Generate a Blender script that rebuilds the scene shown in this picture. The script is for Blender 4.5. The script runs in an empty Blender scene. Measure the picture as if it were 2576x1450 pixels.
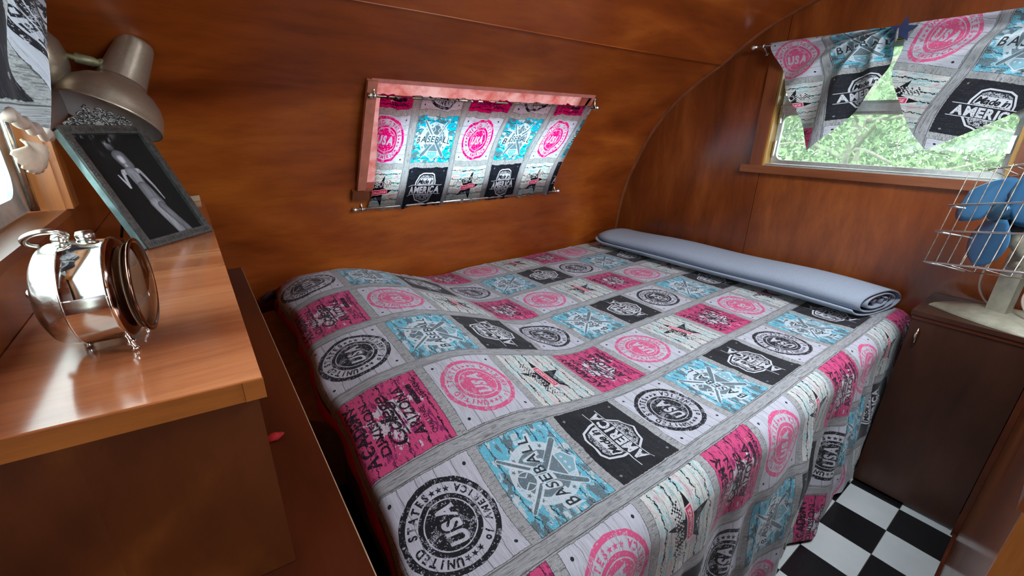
import bpy, bmesh, math, random
import numpy as np
from mathutils import Vector, Matrix
random.seed(7)
rng = np.random.default_rng(11)
S = bpy.context.scene
COL = S.collection

# ------------------------------------------------------------------ camera, world, sun, added lamps, exposure
CAM_H = 1.36
yaw, pit, rol = 0.635504962868015, 0.3587495800110653, 0.01489595099056674
fw = Vector((math.sin(yaw)*math.cos(pit), math.cos(yaw)*math.cos(pit), -math.sin(pit)))
rt = fw.cross(Vector((0, 0, 1))).normalized()
up = rt.cross(fw)
r2 = rt*math.cos(rol)+up*math.sin(rol)
u2 = -rt*math.sin(rol)+up*math.cos(rol)
cam_d = bpy.data.cameras.new('camera')
cam = bpy.data.objects.new('camera', cam_d)
COL.objects.link(cam)
M = Matrix((r2, u2, -fw)).transposed().to_4x4()
M.translation = Vector((0, 0, CAM_H))
cam.matrix_world = M
cam_d.sensor_width = 36.0
cam_d.lens = 36.0*1073.97/2576.0
cam_d.clip_start = 0.02
S.camera = cam

S.view_settings.view_transform = 'Standard'
S.view_settings.look = 'None'
S.view_settings.gamma = 1.0
S.view_settings.use_curve_mapping = False
S.view_settings.exposure = 0.28
S.cycles.max_bounces = 6
S.cycles.use_adaptive_sampling = True
S.cycles.adaptive_threshold = 0.1
S.cycles.diffuse_bounces = 3
S.cycles.glossy_bounces = 4
S.cycles.transmission_bounces = 6
S.cycles.transparent_max_bounces = 10
S.cycles.sample_clamp_indirect = 6.0
S.cycles.use_denoising = True
S.cycles.caustics_reflective = False
S.cycles.caustics_refractive = False

world = bpy.data.worlds.new('sky')
S.world = world
world.use_nodes = True
wn = world.node_tree.nodes
bg = wn['Background']
bg.inputs[0].default_value = (0.80, 0.92, 1.0, 1)
bg.inputs[1].default_value = 5.5

sun_d = bpy.data.lights.new('sun', 'SUN')
sun_d.energy = 4.0
sun_d.angle = math.radians(1.0)
sun_d.color = (1.0, 0.93, 0.80)
sun = bpy.data.objects.new('sun', sun_d)
COL.objects.link(sun)
sun.rotation_euler = (math.radians(30), math.radians(-8), 0)

def area(name, loc, direction, sx, sy, energy, color=(1, 1, 1), portal=False):
    d = bpy.data.lights.new(name, 'AREA')
    d.shape = 'RECTANGLE'
    d.size, d.size_y = sx, sy
    d.energy = energy
    d.color = color
    o = bpy.data.objects.new(name, d)
    COL.objects.link(o)
    o.location = loc
    o.rotation_euler = Vector(direction).to_track_quat('-Z', 'Y').to_euler()
    if portal:
        d.cycles.is_portal = True
    return o

# added lamps imitating daylight at the unseen doorway, closed roof vent and left window
area('doorway_fill', (1.15, -1.93, 1.05), (0.1, 1, -0.05), 0.8, 1.7, 32, (0.80, 0.90, 1.0))  # added lamp before the unseen doorway, fills the room
area('overhead_fill', (1.40, -0.02, 1.995), (0.0, 0.12, -1), 0.6, 0.5, 25, (0.84, 0.92, 1.0))  # added lamp under the closed lid, brightens bed and floor
area('left_window_fill', (-0.62, 0.65, 1.72), (1, 0.1, -0.55), 1.1, 0.5, 38, (0.88, 0.95, 1.0))  # added lamp outside the glass, brightens the cupboard top
# portals: they only steer sampling of the sky through the real windows
area('window_portal', (-0.30, 0.62, 1.45), (1, 0, 0), 0.5, 1.2, 1, portal=True)
area('window_portal', (2.40, 0.55, 1.45), (-1, 0, 0), 0.5, 1.1, 1, portal=True)
area('window_portal', (1.09, 1.80, 1.36), (0, -0.84, -0.54), 1.1, 0.5, 1, portal=True)

# ------------------------------------------------------------------ helpers
def tag(o, label=None, cat=None, group=None, kind=None):
    if label: o['label'] = label
    if cat: o['category'] = cat
    if group: o['group'] = group
    if kind: o['kind'] = kind
    return o

def empty(name, loc=(0, 0, 0), parent=None):
    o = bpy.data.objects.new(name, None)
    COL.objects.link(o)
    o.location = loc
    o.empty_display_size = 0.05
    if parent:
        o.parent = parent
        o.matrix_parent_inverse = Matrix.Translation(-Vector(parent.location))
    return o

def link(name, me, mat=None, parent=None, smooth=False):
    o = bpy.data.objects.new(name, me)
    COL.objects.link(o)
    if mat is not None:
        for m in (mat if isinstance(mat, (list, tuple)) else [mat]):
            me.materials.append(m)
    if smooth:
        me.polygons.foreach_set('use_smooth', [True]*len(me.polygons))
    if parent:
        o.parent = parent
        o.matrix_parent_inverse = parent.matrix_basis.inverted()
    return o

def mesh(name, verts, faces, mat=None, parent=None, smooth=False):
    me = bpy.data.meshes.new(name)
    me.from_pydata([tuple(v) for v in verts], [], faces)
    me.update()
    return link(name, me, mat, parent, smooth)

def fin(name, bm, mat=None, parent=None, smooth=False, bevel=0.0, seg=2):
    if bevel > 0:
        es = [e for e in bm.edges if len(e.link_faces) == 2 and e.calc_face_angle(0) > 0.6]
        bmesh.ops.bevel(bm, geom=es, offset=bevel, segments=seg, affect='EDGES', profile=0.6)
    bmesh.ops.recalc_face_normals(bm, faces=bm.faces)
    me = bpy.data.meshes.new(name)
    bm.to_mesh(me)
    bm.free()
    return link(name, me, mat, parent, smooth)

def bbox(bm, a, b, mi=0):
    x0, y0, z0 = a
    x1, y1, z1 = b
    v = [bm.verts.new(p) for p in ((x0, y0, z0), (x1, y0, z0), (x1, y1, z0), (x0, y1, z0), (x0, y0, z1), (x1, y0, z1), (x1, y1, z1), (x0, y1, z1))]
    for f in ((0, 3, 2, 1), (4, 5, 6, 7), (0, 1, 5, 4), (1, 2, 6, 5), (2, 3, 7, 6), (3, 0, 4, 7)):
        fc = bm.faces.new([v[i] for i in f])
        fc.material_index = mi

def box(name, a, b, mat, parent=None, bevel=0.0):
    bm = bmesh.new()
    bbox(bm, a, b)
    return fin(name, bm, mat, parent, bevel=bevel)

def prism(bm, poly, h, frame=None):
    """poly in local (x,y), extruded along local z by h; frame maps local to world"""
    F = frame or Matrix.Identity(4)
    n = len(poly)
    a = [bm.verts.new(F @ Vector((p[0], p[1], 0))) for p in poly]
    b = [bm.verts.new(F @ Vector((p[0], p[1], h))) for p in poly]
    bm.faces.new(a[::-1])
    bm.faces.new(b)
    for i in range(n):
        j = (i+1) % n
        bm.faces.new((a[i], a[j], b[j], b[i]))

def basis(o, x, y, z):
    m = Matrix((Vector(x), Vector(y), Vector(z))).transposed().to_4x4()
    m.translation = Vector(o)
    return m

def axis_frame(o, d, hint=(0, 0, 1)):
    z = Vector(d).normalized()
    h = Vector(hint)
    if abs(z.dot(h.normalized())) > 0.97: h = Vector((1, 0, 0))
    x = h.cross(z).normalized()
    return basis(o, x, z.cross(x), z)

def lathe(bm, prof, F, seg=40, close=True):
    """prof list of (r, z) in the frame F"""
    rings = []
    for r, z in prof:
        if r < 1e-6:
            rings.append([bm.verts.new(F @ Vector((0, 0, z)))])
        else:
            rings.append([bm.verts.new(F @ Vector((r*math.cos(2*math.pi*k/seg), r*math.sin(2*math.pi*k/seg), z))) for k in range(seg)])
    for a, b in zip(rings, rings[1:]):
        for k in range(seg):
            j = (k+1) % seg
            if len(a) == 1 and len(b) == 1: break
            if len(a) == 1: bm.faces.new((a[0], b[j], b[k]))
            elif len(b) == 1: bm.faces.new((a[k], a[j], b[0]))
            else: bm.faces.new((a[k], a[j], b[j], b[k]))

def tube(bm, pts, r, seg=8, cyc=False, caps=True):
    pts = [Vector(p) for p in pts]
    n = len(pts)
    rings = []
    prev = None
    for i, p in enumerate(pts):
        if cyc: t = pts[(i+1) % n]-pts[i-1]
        else: t = pts[min(i+1, n-1)]-pts[max(i-1, 0)]
        t.normalize()
        if prev is None:
            h = Vector((0, 0, 1)) if abs(t.z) < 0.9 else Vector((1, 0, 0))
            x = h.cross(t).normalized()
        else:
            x = (prev-t*prev.dot(t)).normalized()
        prev = x
        y = t.cross(x)
        rr = r[i] if isinstance(r, (list, tuple)) else r
        rings.append([bm.verts.new(p+x*rr*math.cos(2*math.pi*k/seg)+y*rr*math.sin(2*math.pi*k/seg)) for k in range(seg)])
    m = n if cyc else n-1
    for i in range(m):
        a, b = rings[i], rings[(i+1) % n]
        for k in range(seg):
            j = (k+1) % seg
            bm.faces.new((a[k], a[j], b[j], b[k]))
    if caps and not cyc:
        bm.faces.new(rings[0][::-1])
        bm.faces.new(rings[-1])

def tubeobj(name, pts, r, mat, parent=None, seg=8, cyc=False):
    bm = bmesh.new()
    tube(bm, pts, r, seg, cyc)
    return fin(name, bm, mat, parent, smooth=True)

def spline(pts, n=8):
    """Catmull-Rom through pts"""
    P = [np.array(p, float) for p in pts]
    P = [2*P[0]-P[1]]+P+[2*P[-1]-P[-2]]
    out = []
    for i in range(1, len(P)-2):
        for k in range(n):
            t = k/n
            out.append(0.5*((2*P[i])+(-P[i-1]+P[i+1])*t+(2*P[i-1]-5*P[i]+4*P[i+1]-P[i+2])*t*t+(-P[i-1]+3*P[i]-3*P[i+1]+P[i+2])*t**3))
    out.append(P[-2])
    return out

# ------------------------------------------------------------------ printed pattern, painted into a pixel buffer
CW, CH = 640, 544                      # one cell: 0.2535 m x 0.215 m
CELLW, CELLH = 0.2535, 0.215
PXM = CW/CELLW

def up_noise(h, w, sy, sx):
    gh, gw = int(h/sy)+3, int(w/sx)+3
    g = rng.random((gh, gw))
    y = np.arange(h)/sy; x = np.arange(w)/sx
    yi = y.astype(int); xi = x.astype(int)
    fy = (y-yi)[:, None]; fx = (x-xi)[None, :]
    fy = fy*fy*(3-2*fy); fx = fx*fx*(3-2*fx)
    a = g[yi][:, xi]; b = g[yi][:, xi+1]; c = g[yi+1][:, xi]; d = g[yi+1][:, xi+1]
    return (a*(1-fx)+b*fx)*(1-fy)+(c*(1-fx)+d*fx)*fy

def fbm(h, w, sy, sx, o=4):
    s = np.zeros((h, w)); amp = 0.5; tot = 0
    for _ in range(o):
        s += amp*up_noise(h, w, max(sy, 1.01), max(sx, 1.01)); tot += amp
        amp *= 0.55; sy /= 2.1; sx /= 2.1
    return s/tot

_gl = {}
def glyph(ch, bold):
    k = (ch, bold)
    if k in _gl: return _gl[k]
    cu = bpy.data.curves.new('t', 'FONT')
    cu.body = ch
    cu.size = 1.0
    cu.offset = bold
    cu.resolution_u = 5
    ob = bpy.data.objects.new('t', cu)
    COL.objects.link(ob)
    dg = bpy.context.evaluated_depsgraph_get()
    me = ob.evaluated_get(dg).to_mesh()
    me.calc_loop_triangles()
    v = np.array([x.co[:2] for x in me.vertices]) if len(me.vertices) else np.zeros((0, 2))
    t = np.array([tuple(x.vertices) for x in me.loop_triangles], int) if len(me.loop_triangles) else np.zeros((0, 3), int)
    ob.evaluated_get(dg).to_mesh_clear()
    bpy.data.objects.remove(ob)
    bpy.data.curves.remove(cu)
    _gl[k] = (v, t)
    return _gl[k]

def ras(mask, tri):
    """tri (n,3,2) in cell metres centred, y up"""
    h, w = mask.shape
    T = np.empty_like(tri)
    T[..., 0] = tri[..., 0]*PXM+w/2
    T[..., 1] = h/2-tri[..., 1]*PXM
    for a, b, c in T:
        x0, x1 = int(max(0, min(a[0], b[0], c[0]))), int(min(w-1, max(a[0], b[0], c[0])+1))
        y0, y1 = int(max(0, min(a[1], b[1], c[1]))), int(min(h-1, max(a[1], b[1], c[1])+1))
        if x1 < x0 or y1 < y0: continue
        X = np.arange(x0, x1+1)[None, :]+0.5; Y = np.arange(y0, y1+1)[:, None]+0.5
        e = lambda p, q: (X-p[0])*(q[1]-p[1])-(Y-p[1])*(q[0]-p[0])
        A, B, C_ = e(a, b), e(b, c), e(c, a)
        mask[y0:y1+1, x0:x1+1] |= ((A >= 0) & (B >= 0) & (C_ >= 0)) | ((A <= 0) & (B <= 0) & (C_ <= 0))

def word(mask, s, cx, cy, height, width=None, bold=0.03, shear=0.0, rot=0.0, arch=0.0, track=0.06):
    """straight word centred on cx, cy; height in metres (cap height), width scales to fit"""
    x = 0; parts = []
    for ch in s:
        if ch == ' ': x += 0.28; continue
        v, t = glyph(ch, bold)
        if len(t) == 0: x += 0.3; continue
        mn = v[:, 0].min()
        vv = v.copy(); vv[:, 0] += x-mn
        parts.append((vv, t)); x += v[:, 0].max()-mn+track
    tot = x-track
    k = height/0.72
    kx = (width/tot) if width else k
    for v, t in parts:
        p = np.empty_like(v)
        p[:, 0] = (v[:, 0]-tot/2)*kx
        p[:, 1] = (v[:, 1]-0.36)*k
        p[:, 0] += shear*p[:, 1]
        if arch: p[:, 1] += arch*(1-(2*p[:, 0]/max(tot*kx, 1e-6))**2)
        c, s_ = math.cos(rot), math.sin(rot)
        q = np.stack([p[:, 0]*c-p[:, 1]*s_+cx, p[:, 0]*s_+p[:, 1]*c+cy], 1)
        ras(mask, q[t])

def arcword(mask, s, r, a0, a1, height, bold=0.035, inward=False, sx=1.0):
    """letters along a circle from angle a0 to a1 (deg, clockwise positive, 0=top)"""
    n = len(s)
    for i, ch in enumerate(s):
        if ch == ' ': continue
        a = math.radians(a0+(a1-a0)*(i+0.5)/n)
        v, t = glyph(ch, bold)
        if len(t) == 0: continue
        k = height/0.72
        p = v.copy()
        p[:, 0] -= (v[:, 0].max()+v[:, 0].min())/2
        p[:, 1] -= 0.36
        p[:, 0] *= k*sx; p[:, 1] *= k
        th = -a
        if inward: th += math.pi
        c, s_ = math.cos(th), math.sin(th)
        q = np.stack([p[:, 0]*c-p[:, 1]*s_+r*math.sin(a), p[:, 0]*s_+p[:, 1]*c+r*math.cos(a)], 1)
        ras(mask, q[t])

def poly(mask, pts):
    pts = np.array(pts, float)
    c = pts.mean(0)
    tri = np.array([[c, pts[i], pts[(i+1) % len(pts)]] for i in range(len(pts))])
    ras(mask, tri)

def star(mask, cx, cy, r, rot=0.0, inner=0.42):
    pts = []
    for k in range(10):
        a = rot+math.pi*k/5
        rr = r if k % 2 == 0 else r*inner
        pts.append((cx+rr*math.sin(a), cy+rr*math.cos(a)))
    poly(mask, pts)

YY, XX = np.mgrid[0:CH, 0:CW]
PX_ = (XX+0.5-CW/2)/PXM
PY_ = (CH/2-YY-0.5)/PXM
TWh, THh = 0.1085, 0.0955               # half size of the printed tile

def blank(): return np.zeros((CH, CW), bool)
def put(img, mask, col, a=1.0):
    m = (mask.astype(float) if mask.dtype == bool else mask)*a
    img[:] = img*(1-m[..., None])+np.array(col)[None, None]*m[..., None]
def disc(r, cx=0, cy=0, wob=0.0):
    d = np.hypot(PX_-cx, PY_-cy)
    if wob:
        th = np.arctan2(PX_, PY_)
        d = d+wob*(np.sin(th*7+1)+np.sin(th*13+2)*0.6+np.sin(th*23)*0.4)
    return d < r
def seg(a, b, r):
    a = np.array(a, float); b = np.array(b, float)
    d = b-a; L = d@d
    t = np.clip(((PX_-a[0])*d[0]+(PY_-a[1])*d[1])/L, 0, 1)
    return np.hypot(PX_-a[0]-t*d[0], PY_-a[1]-t*d[1]) < r
def plines(pts, r):
    m = blank()
    for a, b in zip(pts, pts[1:]): m |= seg(a, b, r)
    return m

def frame_bg():
    """grey weathered planks: a vertical plank on both sides, short vertical grain between rows"""
    img = np.ones((CH, CW, 3))
    g = fbm(CH, CW, 60, 2.6, 3)
    l = 0.66+0.26*(g-0.5)
    img[:] = l[..., None]*np.array([0.99, 1.0, 1.02])
    g2 = fbm(CH, CW, 5, 2.2, 2)
    mid = np.abs(PX_) < TWh+0.004
    img[mid] = (0.67+0.22*(g2-0.5))[mid][:, None]*np.array([0.99, 1.0, 1.01])
    img[fbm(CH, CW, 60, 2.6, 3) < 0.34] *= 0.72
    e = (np.abs(np.abs(PX_)-(TWh+0.004)) < 0.0007)
    img[e] *= 0.55
    return img

def white_planks(tone=(0.78, 0.785, 0.83), nails=True, seed=0):
    img = np.ones((CH, CW, 3))*np.array(tone)
    g = fbm(CH, CW, 7, 90, 4)
    img *= (1+0.16*(g-0.5))[..., None]
    wav = 0.0012*np.sin(PX_*60+seed)+0.0008*np.sin(PX_*170+seed*2)
    for yy in (-0.058, -0.020, 0.019, 0.056):
        m = np.abs(PY_-yy-wav) < 0.0006
        img[m] *= 0.62
        m2 = np.abs(PY_-yy-0.0022+wav) < 0.0004
        img[m2] *= 0.8
    img[(fbm(CH, CW, 2.5, 60, 2) < 0.27)] *= 0.86
    if nails:
        for sx in (-1, 1):
            for sy in (-1, 1):
                img[disc(0.0036, sx*0.088, sy*0.078)] = (0.16, 0.17, 0.2)
    return img

def cracks(img, strength=1.0, seed=1, col=(0.06, 0.06, 0.08)):
    rs = np.random.default_rng(seed)
    for k in range(5):
        y0 = -0.078+0.038*k+rs.uniform(-0.004, 0.004)
        w = fbm(CH, CW, 400, 30, 4)
        yc = y0+(w[CH//2]-0.5)[None, :]*0.016
        th = 0.0010+0.0022*np.clip(fbm(CH, CW, 600, 24, 3)[CH//2]-0.45, 0, 1)[None, :]*3
        m = np.abs(PY_-yc) < th*strength
        m &= fbm(CH, CW, 3, 9, 2) > 0.36
        put(img, m, col)
    sp = fbm(CH, CW, 2.4, 12, 3) < 0.26
    put(img, sp, col, 0.6)

def seal(ink, seed):
    img = white_planks(seed=seed)
    m = disc(0.0905, wob=0.0007) & ~disc(0.0795)
    m |= disc(0.0570) & ~disc(0.0480)
    d = disc(0.0455)
    L = blank(); word(L, 'USA', 0, 0.0, 0.034, 0.076, bold=0.045, shear=0.18, track=0.1)
    m |= d & ~L
    t = blank()
    arcword(t, 'UNITED STATES', 0.0682, -80, 80, 0.0148, bold=0.045, sx=0.85)
    arcword(t, 'of AMERICA', 0.0682, 238, 122, 0.0140, bold=0.04, inward=True, sx=0.85)
    for a in (86, 98, 110, 250, 262, 274):
        a_ = math.radians(a)
        star(t, 0.0665*math.sin(a_), 0.0665*math.cos(a_), 0.0068, a_)
    m |= t
    worn = fbm(CH, CW, 7, 7, 5)
    m &= worn > 0.315
    m &= ~((fbm(CH, CW, 40, 40, 2) > 0.66) & (fbm(CH, CW, 2.2, 2.2, 2) > 0.55))
    put(img, m, ink)
    return img

def tile_academy():
    img = white_planks((0.86, 0.83, 0.87), False)
    pink = (0.84, 0.30, 0.50)
    n = fbm(CH, CW, 30, 50, 5)
    r = np.hypot(PX_/0.075, (PY_+0.005)/0.05)
    put(img, (r+(n-0.5)*2.6) > 0.80, pink)
    put(img, (fbm(CH, CW, 12, 30, 4) > 0.63), (0.56, 0.16, 0.40))
    cracks(img, 1.0, 3)
    t = blank()
    word(t, 'ACADEMY', 0, 0.074, 0.026, 0.180, bold=0.04, track=0.08)
    word(t, 'DIVISION', -0.002, 0.044, 0.019, 0.150, bold=0.02, track=0.1)
    word(t, 'College', 0.0, 0.012, 0.034, 0.145, bold=0.012, shear=0.35, track=-0.01)
    t |= plines([(-0.06, -0.012), (0.055, -0.006)], 0.0022)
    word(t, 'ARIZONA', 0.0, -0.032, 0.025, 0.150, bold=0.03)
    word(t, 'CHALLENGE', -0.045, -0.060, 0.011, 0.075, bold=0.02)
    t |= (np.abs(PX_-0.036) < 0.034) & (np.abs(PY_+0.062) < 0.006)
    word(t, 'HEROIC', 0.05, -0.078, 0.012, 0.075, bold=0.02)
    t &= fbm(CH, CW, 5, 5, 4) > 0.33
    put(img, t, (0.09, 0.05, 0.10), 0.93)
    return img

def tile_blue():
    img = white_planks((0.80, 0.84, 0.86), False)
    n = fbm(CH, CW, 22, 40, 5)
    put(img, n > 0.40, (0.43, 0.76, 0.86))
    put(img, fbm(CH, CW, 26, 60, 5) > 0.58, (0.42, 0.49, 0.52))
    cracks(img, 0.9, 8, (0.16, 0.24, 0.28))
    grey = (0.42, 0.47, 0.50); white = (0.85, 0.89, 0.92)
    put(img, disc(0.074), white, 0.92)
    put(img, disc(0.055), grey, 0.9)
    for a in range(0, 360, 24):
        if 60 < a < 120 or 240 < a < 300: continue
        s = blank(); star(s, 0.0645*math.sin(math.radians(a)), 0.0645*math.cos(math.radians(a)), 0.006)
        put(img, s, grey)
    # crossed bats
    for sx in (1, -1):
        a, b = (-0.056*sx, -0.066), (0.050*sx, 0.060)
        h = (0.062*sx, 0.074)
        o = seg(a, b, 0.0085) | seg(b, h, 0.005)
        put(img, o, white)
        i = seg(a, (0.012*sx, 0.018), 0.0062) | seg((0.0, 0.0), h, 0.0032)
        put(img, i, grey)
    # ball and cap outlines
    put(img, disc(0.021, 0, 0.044), white); put(img, disc(0.019, 0, 0.044), grey)
    put(img, plines([(-0.014, 0.034), (-0.006, 0.044), (-0.014, 0.056)], 0.0012) | plines([(0.014, 0.034), (0.006, 0.044), (0.014, 0.056)], 0.0012), white)
    pl = plines([(-0.026, -0.046), (0.026, -0.046), (0.026, -0.066), (0, -0.084), (-0.026, -0.066), (-0.026, -0.046)], 0.0016)
    s = blank(); poly(s, [(-0.026, -0.046), (0.026, -0.046), (0.026, -0.066), (0, -0.084), (-0.026, -0.066)])
    put(img, s, (0.55, 0.72, 0.78)); put(img, pl, white)
    for x in (-0.014, 0, 0.014):
        s = blank(); star(s, x, -0.058, 0.005); put(img, s, white)
    o = blank()
    word(o, 'BASEBALL', 0, -0.004, 0.034, 0.186, bold=0.10, shear=0.15, track=0.04, arch=0.010)
    put(img, o, white)
    o = blank()
    word(o, 'BASEBALL', 0, -0.004, 0.026, 0.176, bold=0.015, shear=0.15, track=0.16, arch=0.010)
    put(img, o, (0.20, 0.22, 0.25))
    worn = fbm(CH, CW, 6, 6, 4) > 0.68
    put(img, worn, (0.47, 0.76, 0.85), 0.8)
    return img

def tile_america():
    img = np.ones((CH, CW, 3))*np.array([0.125, 0.13, 0.155])
    img *= (1+0.9*(fbm(CH, CW, 3, 70, 3)-0.5))[..., None]
    put(img, fbm(CH, CW, 1.6, 26, 2) > 0.80, (0.42, 0.43, 0.47), 0.7)
    w = (0.84, 0.85, 0.88)
    pts = [(-0.040, 0.062), (-0.024, 0.071), (0.024, 0.071), (0.040, 0.062), (0.052, 0.030), (0.056, -0.020), (0.036, -0.055), (0.020, -0.060), (0, -0.070), (-0.020, -0.060), (-0.036, -0.055), (-0.056, -0.020), (-0.052, 0.030), (-0.040, 0.062)]
    big = blank(); poly(big, pts[:-1])
    put(img, big, (0.125, 0.13, 0.155))
    put(img, plines(pts, 0.0028), w)
    inn = blank(); poly(inn, [(x*0.88, y*0.88) for x, y in pts[:-1]])
    speck = inn & (fbm(CH, CW, 5, 5, 4) > 0.47)
    put(img, speck, w, 0.85)
    bar = (np.abs(PY_+0.006) < 0.0225) & (np.abs(PX_) < 0.092)
    put(img, bar, (0.125, 0.13, 0.155))
    put(img, bar & (np.abs(np.abs(PY_+0.006)-0.0215) < 0.0012), w)
    t = blank()
    word(t, 'AMERICA', 0, -0.006, 0.031, 0.165, bold=0.05, track=0.07)
    t &= fbm(CH, CW, 6, 6, 4) > 0.30
    put(img, t, w)
    t = blank(); word(t, 'Made in', 0, 0.034, 0.022, 0.078, bold=0.03, shear=0.3, track=0.0)
    put(img, inn & (np.abs(PY_-0.034) < 0.014) & (np.abs(PX_) < 0.044), w)
    put(img, t, (0.10, 0.10, 0.12))
    for x, r in ((-0.024, 0.0075), (0, 0.010), (0.024, 0.0075)):
        s = blank(); star(s, x, -0.044, r); put(img, s, (0.10, 0.10, 0.12))
        s2 = blank(); star(s2, x, -0.044, r*1.5); put(img, s2 & ~s, w, 0.6)
    for sx in (-1, 1):
        for sy in (-1, 1): put(img, disc(0.0034, sx*0.088, sy*0.08), (0.5, 0.52, 0.55))
    return img

def tile_star():
    img = white_planks((0.84, 0.85, 0.83), False)
    put(img, fbm(CH, CW, 16, 60, 5) > 0.60, (0.60, 0.80, 0.84), 0.75)
    put(img, fbm(CH, CW, 20, 60, 5) > 0.66, (0.86, 0.62, 0.72), 0.45)
    cracks(img, 1.25, 21)
    s = blank(); star(s, 0.004, -0.002, 0.074, 0.28, 0.36)
    put(img, s, (0.07, 0.06, 0.09))
    w = blank(); word(w, 'ARIZONA', -0.004, 0.030, 0.026, 0.140, bold=0.05, rot=0.12)
    chk = ((np.floor(PX_/0.0045)+np.floor(PY_/0.0045)) % 2) > 0
    put(img, w, (0.90, 0.89, 0.89)); put(img, w & chk, (0.07, 0.06, 0.09))
    b = blank(); c, s_ = math.cos(0.12), math.sin(0.12)
    R = lambda x, y: (x*c-y*s_+0.004, x*s_+y*c-0.006)
    poly(b, [R(-0.044, -0.012), R(0.044, -0.012), R(0.044, 0.012), R(-0.044, 0.012)])
    put(img, b, (0.93, 0.78, 0.82))
    b = blank(); poly(b, [R(-0.041, -0.009), R(0.041, -0.009), R(0.041, 0.009), R(-0.041, 0.009)])
    put(img, b, (0.80, 0.22, 0.36))
    t = blank(); word(t, 'CHALLENGE', *R(0, 0), 0.0105, 0.074, bold=0.02, rot=0.12)
    put(img, t, (0.95, 0.86, 0.88))
    t = blank(); word(t, 'Racing', *R(-0.01, -0.026), 0.016, 0.060, bold=0.03, shear=0.3, rot=0.12)
    put(img, t, (0.35, 0.36, 0.38))
    return img

def compose(tile):
    img = frame_bg()
    n = (fbm(CH, CW, 9, 9, 3)-0.5)*0.003
    m = (np.abs(PX_)+n < TWh) & (np.abs(PY_)+n < THh)
    img[m] = tile[m]
    edge = (np.abs(np.maximum(np.abs(PX_)-TWh, np.abs(PY_)-THh)+n) < 0.0006)
    img[edge] *= 0.5
    return img

BLACK = (0.10, 0.105, 0.135)
PINK = (0.88, 0.36, 0.55)
print_arr = np.zeros((CH*3, CW*2, 4), np.float32)
cells = [(0, 0, tile_academy()), (1, 0, seal(PINK, 1)), (2, 0, tile_star()), (0, 1, seal(BLACK, 2)), (1, 1, tile_blue()), (2, 1, tile_america())]
for r_, c_, t_ in cells:
    print_arr[r_*CH:(r_+1)*CH, c_*CW:(c_+1)*CW, :3] = compose(t_)
print_arr[..., 3] = 1
print_arr = np.clip(print_arr, 0, 1)

def to_image(name, arr):
    h, w = arr.shape[:2]
    im = bpy.data.images.new(name, w, h, alpha=False)
    im.pixels.foreach_set(np.ascontiguousarray(arr[::-1]).astype(np.float32).ravel())
    im.update()
    im.pack()
    return im
PRINT = to_image('patchwork_print', print_arr)

# framed picture: a plain pale standing figure in a long gown under a drifting pale cloud, on black
def portrait():
    H, W = 520, 330
    y, x = np.mgrid[0:H, 0:W]
    X = (x-W/2)/H/1.22+0.012; Y = (H/2-y)/H/1.22-0.05
    a = np.zeros((H, W))
    def cap(p, q, r0, r1, v):
        p = np.array(p); q = np.array(q); d = q-p
        t = np.clip(((X-p[0])*d[0]+(Y-p[1])*d[1])/(d@d), 0, 1)
        dd = np.hypot(X-p[0]-t*d[0], Y-p[1]-t*d[1])
        rr = r0+(r1-r0)*t
        k = np.clip((rr-dd)/0.006, 0, 1)
        sh = v*(0.62+0.38*np.clip(1-(dd/rr)**2, 0, 1))
        a[:] = a*(1-k)+sh*k
    cl = fbm(H, W, 60, 34, 5)
    m = np.exp(-(((X+0.05)/0.10)**2+((Y-0.38)/0.12)**2))
    a += np.clip((cl-0.42)*5, 0, 1)*m*0.8
    m = np.exp(-(((X+0.19)/0.07)**2+((Y-0.33)/0.10)**2))
    a += np.clip((cl-0.5)*6, 0, 1)*m*0.7
    cap((-0.005, 0.19), (0.015, 0.12), 0.055, 0.050, 0.42)       # hair
    cap((-0.005, 0.175), (-0.003, 0.155), 0.030, 0.026, 0.75)    # face
    cap((0.0, 0.12), (0.005, 0.08), 0.016, 0.020, 0.66)
    cap((-0.05, 0.07), (0.06, 0.07), 0.026, 0.026, 0.70)
    cap((0.005, 0.06), (0.02, -0.06), 0.050, 0.042, 0.55)
    cap((-0.065, 0.06), (-0.085, -0.05), 0.017, 0.013, 0.68)
    cap((-0.085, -0.05), (-0.110, 0.05), 0.013, 0.009, 0.66)
    cap((0.075, 0.06), (0.105, -0.06), 0.017, 0.013, 0.62)
    cap((0.105, -0.06), (0.12, -0.17), 0.013, 0.009, 0.60)
    cap((0.02, -0.06), (0.04, -0.20), 0.048, 0.062, 0.46)
    cap((0.035, -0.20), (0.09, -0.5), 0.060, 0.036, 0.58)
    cap((0.06, -0.22), (0.17, -0.5), 0.035, 0.030, 0.42)
    f = fbm(H, W, 70, 7, 4)
    body = (Y < 0.06) & (np.abs(X-0.03) < 0.14)
    a = np.where(body, a*(0.72+0.56*f), a)
    a = np.clip(a+0.02, 0, 0.9)
    out = np.ones((H, W, 4), np.float32)
    out[..., :3] = a[..., None]*np.array([0.97, 0.97, 1.02])
    return np.clip(out, 0, 1)
PORTRAIT = to_image('portrait_print', portrait())

# ------------------------------------------------------------------ materials
def mat(name):
    m = bpy.data.materials.new(name)
    m.use_nodes = True
    nt = m.node_tree
    return m, nt, nt.nodes['Principled BSDF']

def N(nt, t, **kw):
    n = nt.nodes.new(t)
    for k, v in kw.items(): setattr(n, k, v)
    return n

def ramp(nt, fac, stops):
    r = N(nt, 'ShaderNodeValToRGB')
    el = r.color_ramp.elements
    while len(el) < len(stops): el.new(0.5)
    for e, (p, c) in zip(el, stops):
        e.position = p
        e.color = (*c, 1)
    nt.links.new(fac, r.inputs[0])
    return r

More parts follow.
